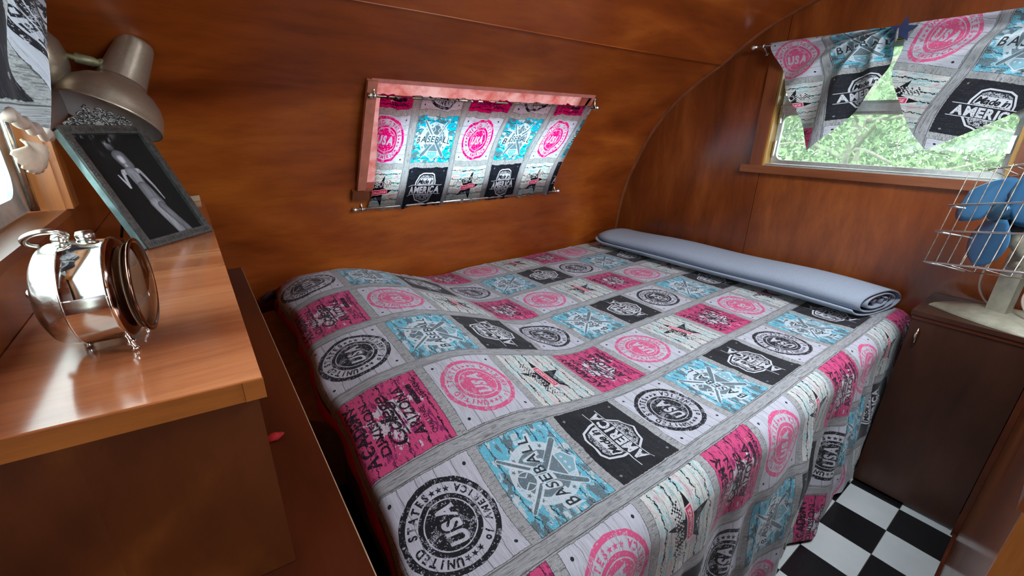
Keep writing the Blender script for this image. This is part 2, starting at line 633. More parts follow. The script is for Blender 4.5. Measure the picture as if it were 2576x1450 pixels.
def noise(nt, vec, scale=5, detail=4, rough=0.6, dist=0.0):
    n = N(nt, 'ShaderNodeTexNoise')
    n.inputs['Scale'].default_value = scale
    n.inputs['Detail'].default_value = detail
    n.inputs['Roughness'].default_value = rough
    n.inputs['Distortion'].default_value = dist
    if vec is not None: nt.links.new(vec, n.inputs['Vector'])
    return n

def mapping(nt, sc, coord='pos'):
    mp = N(nt, 'ShaderNodeMapping')
    mp.inputs['Scale'].default_value = sc
    if coord == 'pos':
        g = N(nt, 'ShaderNodeNewGeometry')
        nt.links.new(g.outputs['Position'], mp.inputs[0])
    else:
        g = N(nt, 'ShaderNodeTexCoord')
        nt.links.new(g.outputs[coord], mp.inputs[0])
    return mp

def wood(name, sc, dark, mid, light, rough=0.3, patch=0.6, coat=0.5, bump=0.12, spec=0.5):
    """varnished plywood; sc gives the grain direction (small value = along)"""
    m, nt, b = mat(name)
    L = nt.links.new
    mp = mapping(nt, sc)
    g = noise(nt, mp.outputs[0], 1.0, 8, 0.62, 0.6)
    mp2 = mapping(nt, tuple(0.35*s+0.5 for s in sc))
    g2 = noise(nt, mp2.outputs[0], 0.9, 3, 0.5, 1.2)
    mix = N(nt, 'ShaderNodeMath', operation='MULTIPLY_ADD')
    L(g2.outputs[0], mix.inputs[0]); mix.inputs[1].default_value = patch
    sub = N(nt, 'ShaderNodeMath', operation='MULTIPLY')
    L(g.outputs[0], sub.inputs[0]); sub.inputs[1].default_value = 1-patch
    L(sub.outputs[0], mix.inputs[2])
    r = ramp(nt, mix.outputs[0], [(0.33, dark), (0.5, mid), (0.68, light)])
    fine = noise(nt, mapping(nt, tuple(s*5 for s in sc)).outputs[0], 1.0, 5, 0.7)
    fr = ramp(nt, fine.outputs[0], [(0.30, (0.72, 0.68, 0.66)), (0.55, (1, 1, 1))])
    mm = N(nt, 'ShaderNodeMix', data_type='RGBA', blend_type='MULTIPLY')
    mm.inputs[0].default_value = 0.75
    L(r.outputs[0], mm.inputs[6]); L(fr.outputs[0], mm.inputs[7])
    L(mm.outputs[2], b.inputs['Base Color'])
    rr = N(nt, 'ShaderNodeMapRange')
    L(g2.outputs[0], rr.inputs[0])
    rr.inputs[3].default_value = rough*0.75; rr.inputs[4].default_value = rough*1.3
    L(rr.outputs[0], b.inputs['Roughness'])
    b.inputs['Specular IOR Level'].default_value = spec
    b.inputs['Coat Weight'].default_value = coat
    b.inputs['Coat Roughness'].default_value = rough*0.7
    bp = N(nt, 'ShaderNodeBump')
    bp.inputs['Strength'].default_value = bump
    bp.inputs['Distance'].default_value = 0.002
    big = noise(nt, mapping(nt, (6, 6, 6)).outputs[0], 1.0, 2)
    ad = N(nt, 'ShaderNodeMath', operation='ADD')
    L(fine.outputs[0], ad.inputs[0]); L(big.outputs[0], ad.inputs[1])
    L(ad.outputs[0], bp.inputs['Height'])
    L(bp.outputs[0], b.inputs['Normal'])
    return m

def simple(name, col, rough=0.5, metal=0.0, coat=0.0, var=0.12, scale=30, bump=0.0, spec=0.5):
    m, nt, b = mat(name)
    L = nt.links.new
    n = noise(nt, mapping(nt, (1, 1, 1)).outputs[0], scale, 5)
    d = tuple(c*(1-var) for c in col); l = tuple(min(1, c*(1+var)) for c in col)
    r = ramp(nt, n.outputs[0], [(0.3, d), (0.7, l)])
    L(r.outputs[0], b.inputs['Base Color'])
    b.inputs['Roughness'].default_value = rough
    b.inputs['Metallic'].default_value = metal
    b.inputs['Coat Weight'].default_value = coat
    b.inputs['Specular IOR Level'].default_value = spec
    if bump:
        bp = N(nt, 'ShaderNodeBump')
        bp.inputs['Strength'].default_value = bump
        bp.inputs['Distance'].default_value = 0.002
        L(n.outputs[0], bp.inputs['Height']); L(bp.outputs[0], b.inputs['Normal'])
    return m

def printed(name, image, rough=0.85, translucent=0.0, sat=1.0, val=1.0, spec=0.25):
    m, nt, b = mat(name)
    L = nt.links.new
    uv = N(nt, 'ShaderNodeTexCoord')
    im = N(nt, 'ShaderNodeTexImage', image=image, extension='REPEAT', interpolation='Linear')
    L(uv.outputs['UV'], im.inputs[0])
    hs = N(nt, 'ShaderNodeHueSaturation')
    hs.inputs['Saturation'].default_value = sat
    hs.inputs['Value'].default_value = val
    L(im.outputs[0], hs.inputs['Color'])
    L(hs.outputs[0], b.inputs['Base Color'])
    b.inputs['Roughness'].default_value = rough
    b.inputs['Specular IOR Level'].default_value = spec
    b.inputs['Sheen Weight'].default_value = 0.1
    w = noise(nt, mapping(nt, (1, 1, 1)).outputs[0], 900, 2)
    w2 = noise(nt, mapping(nt, (1, 1, 1)).outputs[0], 18, 4)
    ad = N(nt, 'ShaderNodeMath', operation='MULTIPLY_ADD')
    L(w2.outputs[0], ad.inputs[0]); ad.inputs[1].default_value = 3.0; L(w.outputs[0], ad.inputs[2])
    bp = N(nt, 'ShaderNodeBump')
    bp.inputs['Strength'].default_value = 0.25
    bp.inputs['Distance'].default_value = 0.0015
    L(ad.outputs[0], bp.inputs['Height']); L(bp.outputs[0], b.inputs['Normal'])
    if translucent:
        tr = N(nt, 'ShaderNodeBsdfTranslucent')
        L(hs.outputs[0], tr.inputs[0])
        mx = N(nt, 'ShaderNodeMixShader')
        mx.inputs[0].default_value = translucent
        L(b.outputs[0], mx.inputs[1]); L(tr.outputs[0], mx.inputs[2])
        L(mx.outputs[0], nt.nodes['Material Output'].inputs[0])
    return m

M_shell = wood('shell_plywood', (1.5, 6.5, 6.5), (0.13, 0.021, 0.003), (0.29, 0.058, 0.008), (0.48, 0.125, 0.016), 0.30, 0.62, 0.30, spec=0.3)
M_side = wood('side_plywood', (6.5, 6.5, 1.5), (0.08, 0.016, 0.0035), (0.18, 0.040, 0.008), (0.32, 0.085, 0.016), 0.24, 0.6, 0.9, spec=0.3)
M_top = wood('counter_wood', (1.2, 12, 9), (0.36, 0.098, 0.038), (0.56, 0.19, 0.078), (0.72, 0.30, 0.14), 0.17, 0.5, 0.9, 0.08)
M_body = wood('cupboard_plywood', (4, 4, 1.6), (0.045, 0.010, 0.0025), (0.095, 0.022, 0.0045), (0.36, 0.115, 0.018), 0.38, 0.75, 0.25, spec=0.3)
for e_, p_ in zip([n for n in M_body.node_tree.nodes if n.type == 'VALTORGB'][0].color_ramp.elements, (0.42, 0.54, 0.66)): e_.position = p_
M_edge = wood('edge_wood', (1.2, 20, 20), (0.16, 0.040, 0.007), (0.28, 0.080, 0.013), (0.42, 0.14, 0.025), 0.33, 0.5, 0.4)
M_dark = wood('dark_wood', (6, 1.2, 6), (0.040, 0.008, 0.003), (0.085, 0.017, 0.005), (0.14, 0.030, 0.008), 0.36, 0.6, 0.3, spec=0.3)
M_cab = wood('cabinet_wood', (6, 6, 1.6), (0.026, 0.009, 0.005), (0.048, 0.016, 0.008), (0.075, 0.025, 0.012), 0.36, 0.6, 0.25, spec=0.3)
M_trim = wood('trim_wood', (14, 14, 1.4), (0.10, 0.024, 0.007), (0.18, 0.046, 0.012), (0.27, 0.080, 0.020), 0.35, 0.6, 0.3)
M_trimy = wood('trim_wood_along', (14, 1.4, 14), (0.12, 0.030, 0.009), (0.20, 0.055, 0.015), (0.30, 0.095, 0.026), 0.33, 0.6, 0.35)
M_jamb = wood('jamb_pine', (14, 14, 1.4), (0.36, 0.18, 0.03), (0.52, 0.29, 0.06), (0.64, 0.40, 0.10), 0.4, 0.6, 0.2)
M_post = wood('orange_pine', (14, 14, 1.2), (0.30, 0.08, 0.015), (0.45, 0.15, 0.033), (0.56, 0.23, 0.06), 0.32, 0.5, 0.4)
M_panel = wood('glossy_panel', (6, 6, 1.0), (0.10, 0.022, 0.004), (0.20, 0.050, 0.008), (0.32, 0.09, 0.014), 0.22, 0.6, 0.15, 0.02, spec=0.25)
M_groove = simple('dark_joint_gap', (0.02, 0.008, 0.004), 0.8)  # dark backing in the panel joints
M_ply = simple('raw_ply_edge', (0.50, 0.34, 0.20), 0.7, bump=0.2)
M_alu = simple('window_aluminium', (0.60, 0.62, 0.60), 0.38, 0.75, var=0.15, scale=60, bump=0.1)
M_painted = simple('painted_window_reveal', (0.50, 0.17, 0.14), 0.45, var=0.3, scale=12, bump=0.2)
M_reveal = simple('reddish_reveal', (0.50, 0.16, 0.10), 0.4, var=0.3, scale=14)
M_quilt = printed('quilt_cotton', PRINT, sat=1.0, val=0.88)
M_curt = printed('curtain_cotton', PRINT, translucent=0.75, sat=1.35, val=1.05)  # print brightened and saturated to look lit from behind
M_curt2 = printed('swag_cotton', PRINT, translucent=0.14, sat=1.0, val=0.80)  # same print darkened to look dim against the window
M_red = simple('red_lining', (0.52, 0.012, 0.035), 0.7, var=0.25, scale=25, bump=0.3)
M_redthing = simple('red_felt', (0.30, 0.004, 0.006), 0.9, var=0.3, bump=0.5)
M_blanket = simple('grey_blue_fleece', (0.33, 0.38, 0.46), 0.95, var=0.06, scale=160, bump=0.5, spec=0.1)
M_layers = simple('fleece_inner', (0.26, 0.27, 0.36), 0.95, var=0.3, scale=40, bump=0.4, spec=0.1)
M_dkcloth = simple('dark_plum_cloth', (0.05, 0.018, 0.03), 0.9, var=0.4, scale=60, bump=0.3)
M_matt = simple('mattress_ticking', (0.52, 0.37, 0.27), 0.9, var=0.15, bump=0.3)
M_chrome = simple('polished_chrome', (0.80, 0.80, 0.77), 0.06, 1.0, var=0.04, scale=14)
M_wornchrome = simple('worn_chrome', (0.62, 0.60, 0.55), 0.22, 1.0, var=0.3, scale=90, bump=0.25)
M_copper = simple('dark_bezel', (0.16, 0.085, 0.06), 0.12, 1.0, var=0.2, scale=30)
M_brass = simple('aged_brass_rod', (0.55, 0.48, 0.36), 0.25, 1.0, var=0.2)
M_steel = simple('bright_steel_rod', (0.85, 0.84, 0.82), 0.28, 1.0, var=0.1)
M_lamp = simple('champagne_lamp_enamel', (0.46, 0.39, 0.30), 0.34, 0.75, var=0.08, scale=140, bump=0.06)
M_lampin = simple('lamp_inner', (0.55, 0.53, 0.50), 0.5, 0.4, var=0.1)
M_arm = simple('lamp_arm_paint', (0.26, 0.24, 0.14), 0.45, 0.5, var=0.5, scale=50)
M_black = simple('black_plastic', (0.012, 0.012, 0.014), 0.4)
M_pewter = simple('pewter_frame', (0.17, 0.175, 0.17), 0.38, 0.85, var=0.35, scale=120, bump=0.4)
M_frameside = simple('teal_frame_edge', (0.30, 0.50, 0.52), 0.3, 0.6, var=0.3, scale=30)
M_cream = simple('aged_cream_enamel', (0.40, 0.385, 0.29), 0.42, var=0.25, scale=22, bump=0.1, coat=0.2)
M_blue = simple('blue_fan_blade', (0.035, 0.14, 0.28), 0.32, 0.0, coat=0.3, var=0.15, scale=10)
M_bluedark = simple('blue_hub', (0.03, 0.09, 0.15), 0.22, 0.3, coat=0.4)
M_motor = simple('black_motor', (0.010, 0.013, 0.018), 0.35, 0.3)
M_wire = simple('fan_wire', (0.50, 0.46, 0.38), 0.3, 0.9, var=0.5, scale=60)
M_cord = simple('cream_cord', (0.50, 0.40, 0.33), 0.6)
M_white = simple('white_tile', (0.50, 0.53, 0.53), 0.30, coat=0.2, var=0.06, scale=9, bump=0.02)
M_blk = simple('black_tile', (0.006, 0.006, 0.007), 0.26, coat=0.2, var=0.2, scale=9)
M_navy = simple('navy_star_felt', (0.008, 0.016, 0.07), 0.7, var=0.2)
M_shellc = simple('scallop_shell', (0.62, 0.50, 0.38), 0.5, var=0.2, scale=30, bump=0.4)
M_bark = simple('tree_bark', (0.16, 0.14, 0.11), 0.9, var=0.4, scale=8, bump=0.6)
M_lawn = simple('lawn', (0.13, 0.21, 0.06), 0.95, var=0.35, scale=3, bump=0.5)
M_wblock = simple('pale_wood_block', (0.42, 0.30, 0.18), 0.7, var=0.2, bump=0.3)
M_floorbase = simple('underfloor', (0.03, 0.025, 0.02), 0.8)
M_outer = simple('outer_skin', (0.5, 0.5, 0.5), 0.5)
M_insidewall = wood('plain_wall_wood', (7, 7, 0.9), (0.16, 0.04, 0.01), (0.28, 0.08, 0.018), (0.42, 0.14, 0.03), 0.35, 0.6, 0.3)

def leafmat():
    m, nt, b = mat('tree_leaves')
    L = nt.links.new
    oi = noise(nt, mapping(nt, (1, 1, 1)).outputs[0], 1.3, 4)
    r = ramp(nt, oi.outputs[0], [(0.3, (0.14, 0.23, 0.10)), (0.7, (0.33, 0.43, 0.24))])
    L(r.outputs[0], b.inputs['Base Color'])
    b.inputs['Roughness'].default_value = 0.8
    b.inputs['Specular IOR Level'].default_value = 0.1
    tr = N(nt, 'ShaderNodeBsdfTranslucent')
    L(r.outputs[0], tr.inputs[0])
    mx = N(nt, 'ShaderNodeMixShader'); mx.inputs[0].default_value = 0.5
    L(b.outputs[0], mx.inputs[1]); L(tr.outputs[0], mx.inputs[2])
    L(mx.outputs[0], nt.nodes['Material Output'].inputs[0])
    return m
M_leaf = leafmat()

def glassmat(name, tint=(1, 1, 1), haze=0.0):
    m, nt, b = mat(name)
    L = nt.links.new
    t = N(nt, 'ShaderNodeBsdfTransparent'); t.inputs[0].default_value = (*tint, 1)
    g = N(nt, 'ShaderNodeBsdfGlossy'); g.inputs['Roughness'].default_value = 0.02
    f = N(nt, 'ShaderNodeFresnel'); f.inputs[0].default_value = 1.5
    mx = N(nt, 'ShaderNodeMixShader')
    L(f.outputs[0], mx.inputs[0]); L(t.outputs[0], mx.inputs[1]); L(g.outputs[0], mx.inputs[2])
    out = mx
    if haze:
        tl = N(nt, 'ShaderNodeBsdfTranslucent'); tl.inputs[0].default_value = (0.9, 0.95, 0.95, 1)  # white veil put into the glass, imitates overexposed daylight
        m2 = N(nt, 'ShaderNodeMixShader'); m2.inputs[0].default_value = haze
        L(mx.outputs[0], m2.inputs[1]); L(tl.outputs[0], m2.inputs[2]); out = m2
    L(out.outputs[0], nt.nodes['Material Output'].inputs[0])
    return m
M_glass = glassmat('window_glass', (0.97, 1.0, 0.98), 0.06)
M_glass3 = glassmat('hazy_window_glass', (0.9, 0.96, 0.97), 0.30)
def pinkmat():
    m, nt, b = mat('pink_glow_surround')  # pink painted border, made translucent so it appears brightly lit
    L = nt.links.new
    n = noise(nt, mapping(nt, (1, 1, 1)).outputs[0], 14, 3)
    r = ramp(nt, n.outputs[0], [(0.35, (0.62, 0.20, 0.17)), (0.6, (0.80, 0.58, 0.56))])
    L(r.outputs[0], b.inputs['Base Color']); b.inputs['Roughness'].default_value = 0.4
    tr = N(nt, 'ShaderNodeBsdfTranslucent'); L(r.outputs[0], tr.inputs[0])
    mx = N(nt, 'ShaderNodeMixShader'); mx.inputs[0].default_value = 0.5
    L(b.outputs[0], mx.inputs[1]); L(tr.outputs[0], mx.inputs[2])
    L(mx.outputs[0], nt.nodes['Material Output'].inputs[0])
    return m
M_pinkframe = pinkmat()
M_crystal = glassmat('clock_crystal', (0.96, 0.93, 0.9))

# ------------------------------------------------------------------ setting: floor
WX, LX = 2.29, -0.21
fl = empty('floor', (1.0, 0, 0)); tag(fl, kind='structure')
box('subfloor', (LX-0.02, -2.0, -0.03), (WX+0.02, 2.0, -0.004), M_floorbase, fl)
TX, TY, TS = 1.4806, -0.0482, 0.16
tile_me = {}
for c, m_ in ((0, M_blk), (1, M_white)):
    bm = bmesh.new()
    bbox(bm, (0.0007, 0.0007, -0.004), (TS-0.0007, TS-0.0007, 0.0))
    bmesh.ops.bevel(bm, geom=[e for e in bm.edges if e.verts[0].co.z > -0.001 and e.verts[1].co.z > -0.001], offset=0.0008, segments=1, affect='EDGES')
    me = bpy.data.meshes.new('tile'); bm.to_mesh(me); bm.free(); me.materials.append(m_)
    tile_me[c] = me
for i in range(-10, 6):
    for j in range(-11, 4):
        x = TX+TS*i
        if x+TS > WX+0.13 or x < LX: continue
        o = bpy.data.objects.new('tile', tile_me[(i+j) % 2]); COL.objects.link(o)
        o.location = (x, TY+TS*j, 0)
        o.parent = fl; o.matrix_parent_inverse = fl.matrix_basis.inverted()

# ------------------------------------------------------------------ setting: curved shell (back wall and ceiling)
prof_pts = [(1.925, -0.03), (1.925, 0.3), (1.922, 0.55), (1.912, 0.72), (1.895, 0.88), (1.868, 1.0), (1.835, 1.10), (1.713, 1.34), (1.577, 1.505), (1.447, 1.607), (1.338, 1.676), (1.193, 1.783), (1.098, 1.832), (0.966, 1.885), (0.75, 1.945), (0.4, 2.0), (0.0, 2.03), (-0.6, 2.045), (-1.3, 2.05), (-2.0, 2.05)]
PR = [tuple(p) for p in spline(prof_pts, 5)]
def prof_norm(i):
    a = PR[max(i-1, 0)]; b = PR[min(i+1, len(PR)-1)]
    t = np.array([b[0]-a[0], b[1]-a[1]]); t /= np.linalg.norm(t)
    return np.array([t[1], -t[0]]) if True else t      # outward (away from the room)
def idx_z(z): return min(range(len(PR)), key=lambda i: abs(PR[i][1]-z) if PR[i][0] > 0.9 else 9)
i_lo, i_hi, i_seam = idx_z(1.10), idx_z(1.505), idx_z(1.676)
WX0, WX1 = 0.57, 1.625
def strip(bm, i0, i1, x0, x1, off=0.0, thick=0.012, nx=1):
    """solid curved strip between profile indices, offset outward"""
    for k in range(nx):
        xa, xb = x0+(x1-x0)*k/nx, x0+(x1-x0)*(k+1)/nx
        rows = []
        for i in range(i0, i1+1):
            p = np.array(PR[i]); n = prof_norm(i)
            q = p+n*off; r = p+n*(off+thick)
            rows.append([bm.verts.new((xa, q[0], q[1])), bm.verts.new((xb, q[0], q[1])), bm.verts.new((xb, r[0], r[1])), bm.verts.new((xa, r[0], r[1]))])
        for a, b in zip(rows, rows[1:]):
            for e in range(4):
                f = (e+1) % 4
                bm.faces.new((a[e], b[e], b[f], a[f]))
        bm.faces.new(rows[0]); bm.faces.new(rows[-1][::-1])
assert prof_norm(10)[0] > 0, 'outward'
wb = empty('wall_back', (1.04, 1.925, 0)); tag(wb, kind='structure')
bm = bmesh.new()
strip(bm, 0, i_lo, LX-0.02, WX+0.02)
fin('lower_panel', bm, M_shell, wb, smooth=False)
bm = bmesh.new(); strip(bm, i_lo, i_hi, LX-0.02, WX0); fin('side_panel', bm, M_shell, wb)
bm = bmesh.new(); strip(bm, i_lo, i_hi, WX1, WX+0.02); fin('side_panel', bm, M_shell, wb)
bm = bmesh.new(); strip(bm, i_hi, i_seam, LX-0.02, WX+0.02); fin('upper_panel', bm, M_shell, wb)
bm = bmesh.new(); strip(bm, i_seam-1, i_seam+1, LX-0.02, WX+0.02, 0.004, 0.006); fin('joint', bm, M_groove, wb)
for o in wb.children:
    o.data.polygons.foreach_set('use_smooth', [True]*len(o.data.polygons))
    o.data.set_sharp_from_angle(angle=math.radians(35))
# ceiling sheet laps over the seam by its own thickness
ce = empty('ceiling', (1.04, 0, 2.04)); tag(ce, kind='structure')
i_v0 = next(i for i in range(len(PR)) if PR[i][0] < 0.26); i_v1 = next(i for i in range(len(PR)) if PR[i][0] < -0.30)
bm = bmesh.new(); strip(bm, i_seam, i_v0, LX-0.02, WX+0.02, -0.004); fin('front_sheet', bm, M_shell, ce)
bm = bmesh.new(); strip(bm, i_v0, i_v1, LX-0.02, 1.05, -0.004); fin('side_sheet', bm, M_shell, ce)
bm = bmesh.new(); strip(bm, i_v0, i_v1, 1.75, WX+0.02, -0.004); fin('side_sheet', bm, M_shell, ce)
bm = bmesh.new(); strip(bm, i_v1, len(PR)-1, LX-0.02, WX+0.02, -0.004); fin('rear_sheet', bm, M_shell, ce)
for o in ce.children:
    o.data.polygons.foreach_set('use_smooth', [True]*len(o.data.polygons))
    o.data.set_sharp_from_angle(angle=math.radians(35))
bbm = box('vent_sun_block', (1.03, -0.42, 2.062), (1.77, 0.30, 2.074), M_outer, ce)  # unseen lid added over the roof opening to keep sun off the bed
# thin plywood-coloured strip added along the seam for its light line
p = PR[i_seam]
tubeobj('trim_2', [(LX, p[0]-0.004, p[1]-0.003), (0.6, p[0]-0.005, p[1]-0.001), (1.4, p[0]-0.004, p[1]-0.004), (WX, p[0]-0.004, p[1]-0.003)], 0.0025, M_shell)['kind'] = 'structure'
# arch moulding where the shell meets the right side wall
bm = bmesh.new()
rows = []
for i in range(len(PR)):
    q = np.array(PR[i]); n = prof_norm(i)
    s0 = q-n*0.002; s1 = q-n*0.011
    rows.append([(WX-0.0005, s0[0], s0[1]), (WX-0.016, s0[0], s0[1]), (WX-0.013, (s0+s1)[0]/2, (s0+s1)[1]/2), (WX-0.005, s1[0], s1[1]), (WX-0.0005, s1[0], s1[1])])
vr = [[bm.verts.new(v) for v in r] for r in rows]
for a, b in zip(vr, vr[1:]):
    for e in range(5):
        f = (e+1) % 5
        bm.faces.new((a[e], b[e], b[f], a[f]))
tag(fin('trim_1', bm, M_trim, None, smooth=False), kind='structure')

# ------------------------------------------------------------------ right side wall with its window
wr = empty('wall_right', (WX, 0.5, 0)); tag(wr, kind='structure')
T = 0.02
def prof_y(z):
    for i in range(len(PR)-1):
        a, b = PR[i], PR[i+1]
        if a[1] <= z <= b[1]: return a[0]+(b[0]-a[0])*(z-a[1])/max(b[1]-a[1], 1e-9)
    return -2
def yz_panel(name, pts, mat_, parent, x=WX, th=T, sgn=1):
    bm = bmesh.new()
    F = basis((x, 0, 0), (0, 1, 0), (0, 0, 1), (1, 0, 0))
    prism(bm, pts, th*sgn, F)
    return fin(name, bm, mat_, parent)
RW0, RW1, RZ0, RZ1 = 0.225, 1.035, 1.212, 1.70        # right window opening
G = 0.0012
curve_part = [(1.043+G, -0.02)]+[(PR[i][0]+0.006, PR[i][1]) for i in range(0, len(PR)) if PR[i][0] > 1.06]
last = curve_part[-1]
curve_part += [(1.043+G, last[1]+0.035)]
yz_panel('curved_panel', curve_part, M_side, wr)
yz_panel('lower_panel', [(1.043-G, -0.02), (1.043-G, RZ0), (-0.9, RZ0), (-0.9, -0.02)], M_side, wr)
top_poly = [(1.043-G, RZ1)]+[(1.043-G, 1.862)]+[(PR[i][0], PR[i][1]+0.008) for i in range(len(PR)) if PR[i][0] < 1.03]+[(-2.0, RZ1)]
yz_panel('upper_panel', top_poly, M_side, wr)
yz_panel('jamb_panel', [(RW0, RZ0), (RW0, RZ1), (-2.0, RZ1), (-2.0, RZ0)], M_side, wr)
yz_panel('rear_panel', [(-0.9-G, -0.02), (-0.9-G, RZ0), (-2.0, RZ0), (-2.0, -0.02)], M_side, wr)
yz_panel('backing', [(1.06, RZ0), (1.06, RZ1), (1.035, RZ1), (1.035, RZ0)], M_side, wr)
box('joint', (WX+0.006, 1.035, 0), (WX+0.012, 1.05, 1.86), M_groove, wr)

w2 = empty('window_2', (WX, 0.63, RZ0)); tag(w2, kind='structure')
def bbx(name, a, b, m_, par, bev=0.0015): return box(name, a, b, m_, par, bev)
bbx('side_trim', (WX-0.016, 1.036, 1.206), (WX, 1.094, 1.735), M_trim, w2)
bbx('side_trim', (WX-0.016, 0.150, 1.206), (WX, 0.212, 1.735), M_trim, w2)
bbx('sill', (WX-0.020, 0.12, 1.170), (WX, 1.135, 1.206), M_trimy, w2, 0.003)
bbx('head_trim', (WX-0.016, 0.12, 1.700), (WX, 1.10, 1.735), M_trimy, w2)
DX = 0.085
bbx('jamb', (WX-0.004, 1.028, 1.206), (WX+DX, 1.037, 1.71), M_jamb, w2, 0.001)
bbx('jamb', (WX-0.004, 0.212, 1.206), (WX+DX, 0.226, 1.71), M_jamb, w2, 0.001)
bbx('bottom_jamb', (WX-0.002, 0.2, 1.206), (WX+DX, 1.035, 1.212), M_alu, w2, 0.001)
bbx('top_jamb', (WX-0.002, 0.2, 1.70), (WX+DX, 1.035, 1.708), M_jamb, w2, 0.001)

def rrect(cx, cy, w, h, r, n=6):
    pts = []
    for sx, sy, a0 in ((1, 1, 0), (-1, 1, 90), (-1, -1, 180), (1, -1, 270)):
        for k in range(n+1):
            a = math.radians(a0+90*k/n)
            pts.append((cx+sx*(w/2-r)+r*math.cos(a), cy+sy*(h/2-r)+r*math.sin(a)))
    return pts

def sash(name, y0, y1, z0, z1, x, th, bord, rad, mat_, parent, gmat, sgn=1):
    """aluminium sash with rounded glass opening, in a yz plane"""
    bm = bmesh.new()
    o = rrect((y0+y1)/2, (z0+z1)/2, y1-y0, z1-z0, 0.006)
    i = rrect((y0+y1)/2, (z0+z1)/2, y1-y0-2*bord, z1-z0-2*bord, rad)
    vo = [[bm.verts.new((x+d, p[0], p[1])) for p in o] for d in (0, th*sgn)]
    vi = [[bm.verts.new((x+d, p[0], p[1])) for p in i] for d in (0.003*sgn, (th-0.003)*sgn)]
    n = len(o)
    for k in range(n):
        j = (k+1) % n
        bm.faces.new((vo[0][k], vo[0][j], vi[0][j], vi[0][k]))
        bm.faces.new((vo[1][k], vi[1][k], vi[1][j], vo[1][j]))
        bm.faces.new((vo[0][k], vo[1][k], vo[1][j], vo[0][j]))
        bm.faces.new((vi[0][k], vi[0][j], vi[1][j], vi[1][k]))
    f = fin(name, bm, mat_, parent)
    g = bmesh.new()
    F = basis((x+th*0.5*sgn, 0, 0), (0, 1, 0), (0, 0, 1), (1, 0, 0))
    prism(g, i, 0.003, F)
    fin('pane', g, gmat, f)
    return f
sash('sash', 0.228, 1.026, 1.214, 1.452, WX+0.050, 0.022, 0.018, 0.030, M_alu, w2, M_glass)
sash('sash', 0.228, 1.026, 1.470, 1.700, WX+0.050, 0.022, 0.018, 0.030, M_alu, w2, M_glass)
bbx('mid_rail', (WX+0.040, 0.228, 1.446), (WX+0.075, 1.026, 1.476), M_alu, w2, 0.003)
for z in (1.25, 1.40, 1.52):
    bbx('hinge_arm', (WX+0.030, 1.012, z), (WX+0.046, 1.020, z+0.07), M_wornchrome, w2, 0.002)
bbx('latch', (WX+0.03, 0.235, 1.30), (WX+0.05, 0.247, 1.36), M_wornchrome, w2, 0.002)

# ------------------------------------------------------------------ left side wall with its window
wl = empty('wall_left', (LX, 0.5, 0)); tag(wl, kind='structure')
LW0, LW1, LZ0, LZ1 = 0.15, 1.180, 1.200, 1.66
cp = [(LW1, -0.02)]+[(PR[i][0]+0.006, PR[i][1]) for i in range(len(PR)) if PR[i][0] > LW1+0.01]
cp += [(LW1, cp[-1][1]+0.01)]
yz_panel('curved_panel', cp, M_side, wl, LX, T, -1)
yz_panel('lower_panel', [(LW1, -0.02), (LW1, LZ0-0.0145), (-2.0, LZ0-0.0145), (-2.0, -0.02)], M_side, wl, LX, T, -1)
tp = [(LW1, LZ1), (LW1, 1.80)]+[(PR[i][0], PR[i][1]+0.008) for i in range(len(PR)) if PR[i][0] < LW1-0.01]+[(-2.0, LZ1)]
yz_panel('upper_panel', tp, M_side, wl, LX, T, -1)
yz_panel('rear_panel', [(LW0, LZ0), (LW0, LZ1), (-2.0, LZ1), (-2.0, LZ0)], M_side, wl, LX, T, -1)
w3 = empty('window_3', (LX, 0.66, LZ0)); tag(w3, kind='structure')
bbx('side_trim', (LX, 1.182, 1.200), (LX+0.012, 1.243, 1.70), M_post, w3)
bbx('jamb', (LX-0.10, 1.174, 1.200), (LX+0.002, 1.182, 1.66), M_post, w3, 0.001)
bbx('jamb', (LX-0.10, 0.142, 1.200), (LX+0.002, 0.150, 1.66), M_post, w3, 0.001)
bbx('sill', (LX-0.10, 0.02, 1.186), (LX+0.003, 1.250, 1.200), M_trimy, w3, 0.002)
bbx('head_trim', (LX, 0.05, 1.66), (LX+0.012, 1.243, 1.70), M_post, w3)
bbx('top_jamb', (LX-0.10, 0.14, 1.655), (LX+0.0, 1.182, 1.662), M_post, w3, 0.001)
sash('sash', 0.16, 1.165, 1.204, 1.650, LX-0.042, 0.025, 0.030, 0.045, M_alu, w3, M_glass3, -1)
tubeobj('stay_rod', [(LX-0.034, 1.150, 1.205), (LX-0.030, 1.145, 1.38), (LX-0.034, 1.15, 1.60)], 0.007, M_wornchrome, w3)

# rear partition behind the camera, with an open doorway behind the added fill lamp
wf = empty('wall_front', (1.0, -2.0, 0)); tag(wf, kind='structure')
box('left_panel', (LX-0.02, -2.02, -0.02), (0.65, -2.0, 2.06), M_insidewall, wf)
box('right_panel', (1.55, -2.02, -0.02), (WX+0.02, -2.0, 2.06), M_insidewall, wf)
box('upper_panel', (0.65, -2.02, 1.95), (1.55, -2.0, 2.06), M_insidewall, wf)

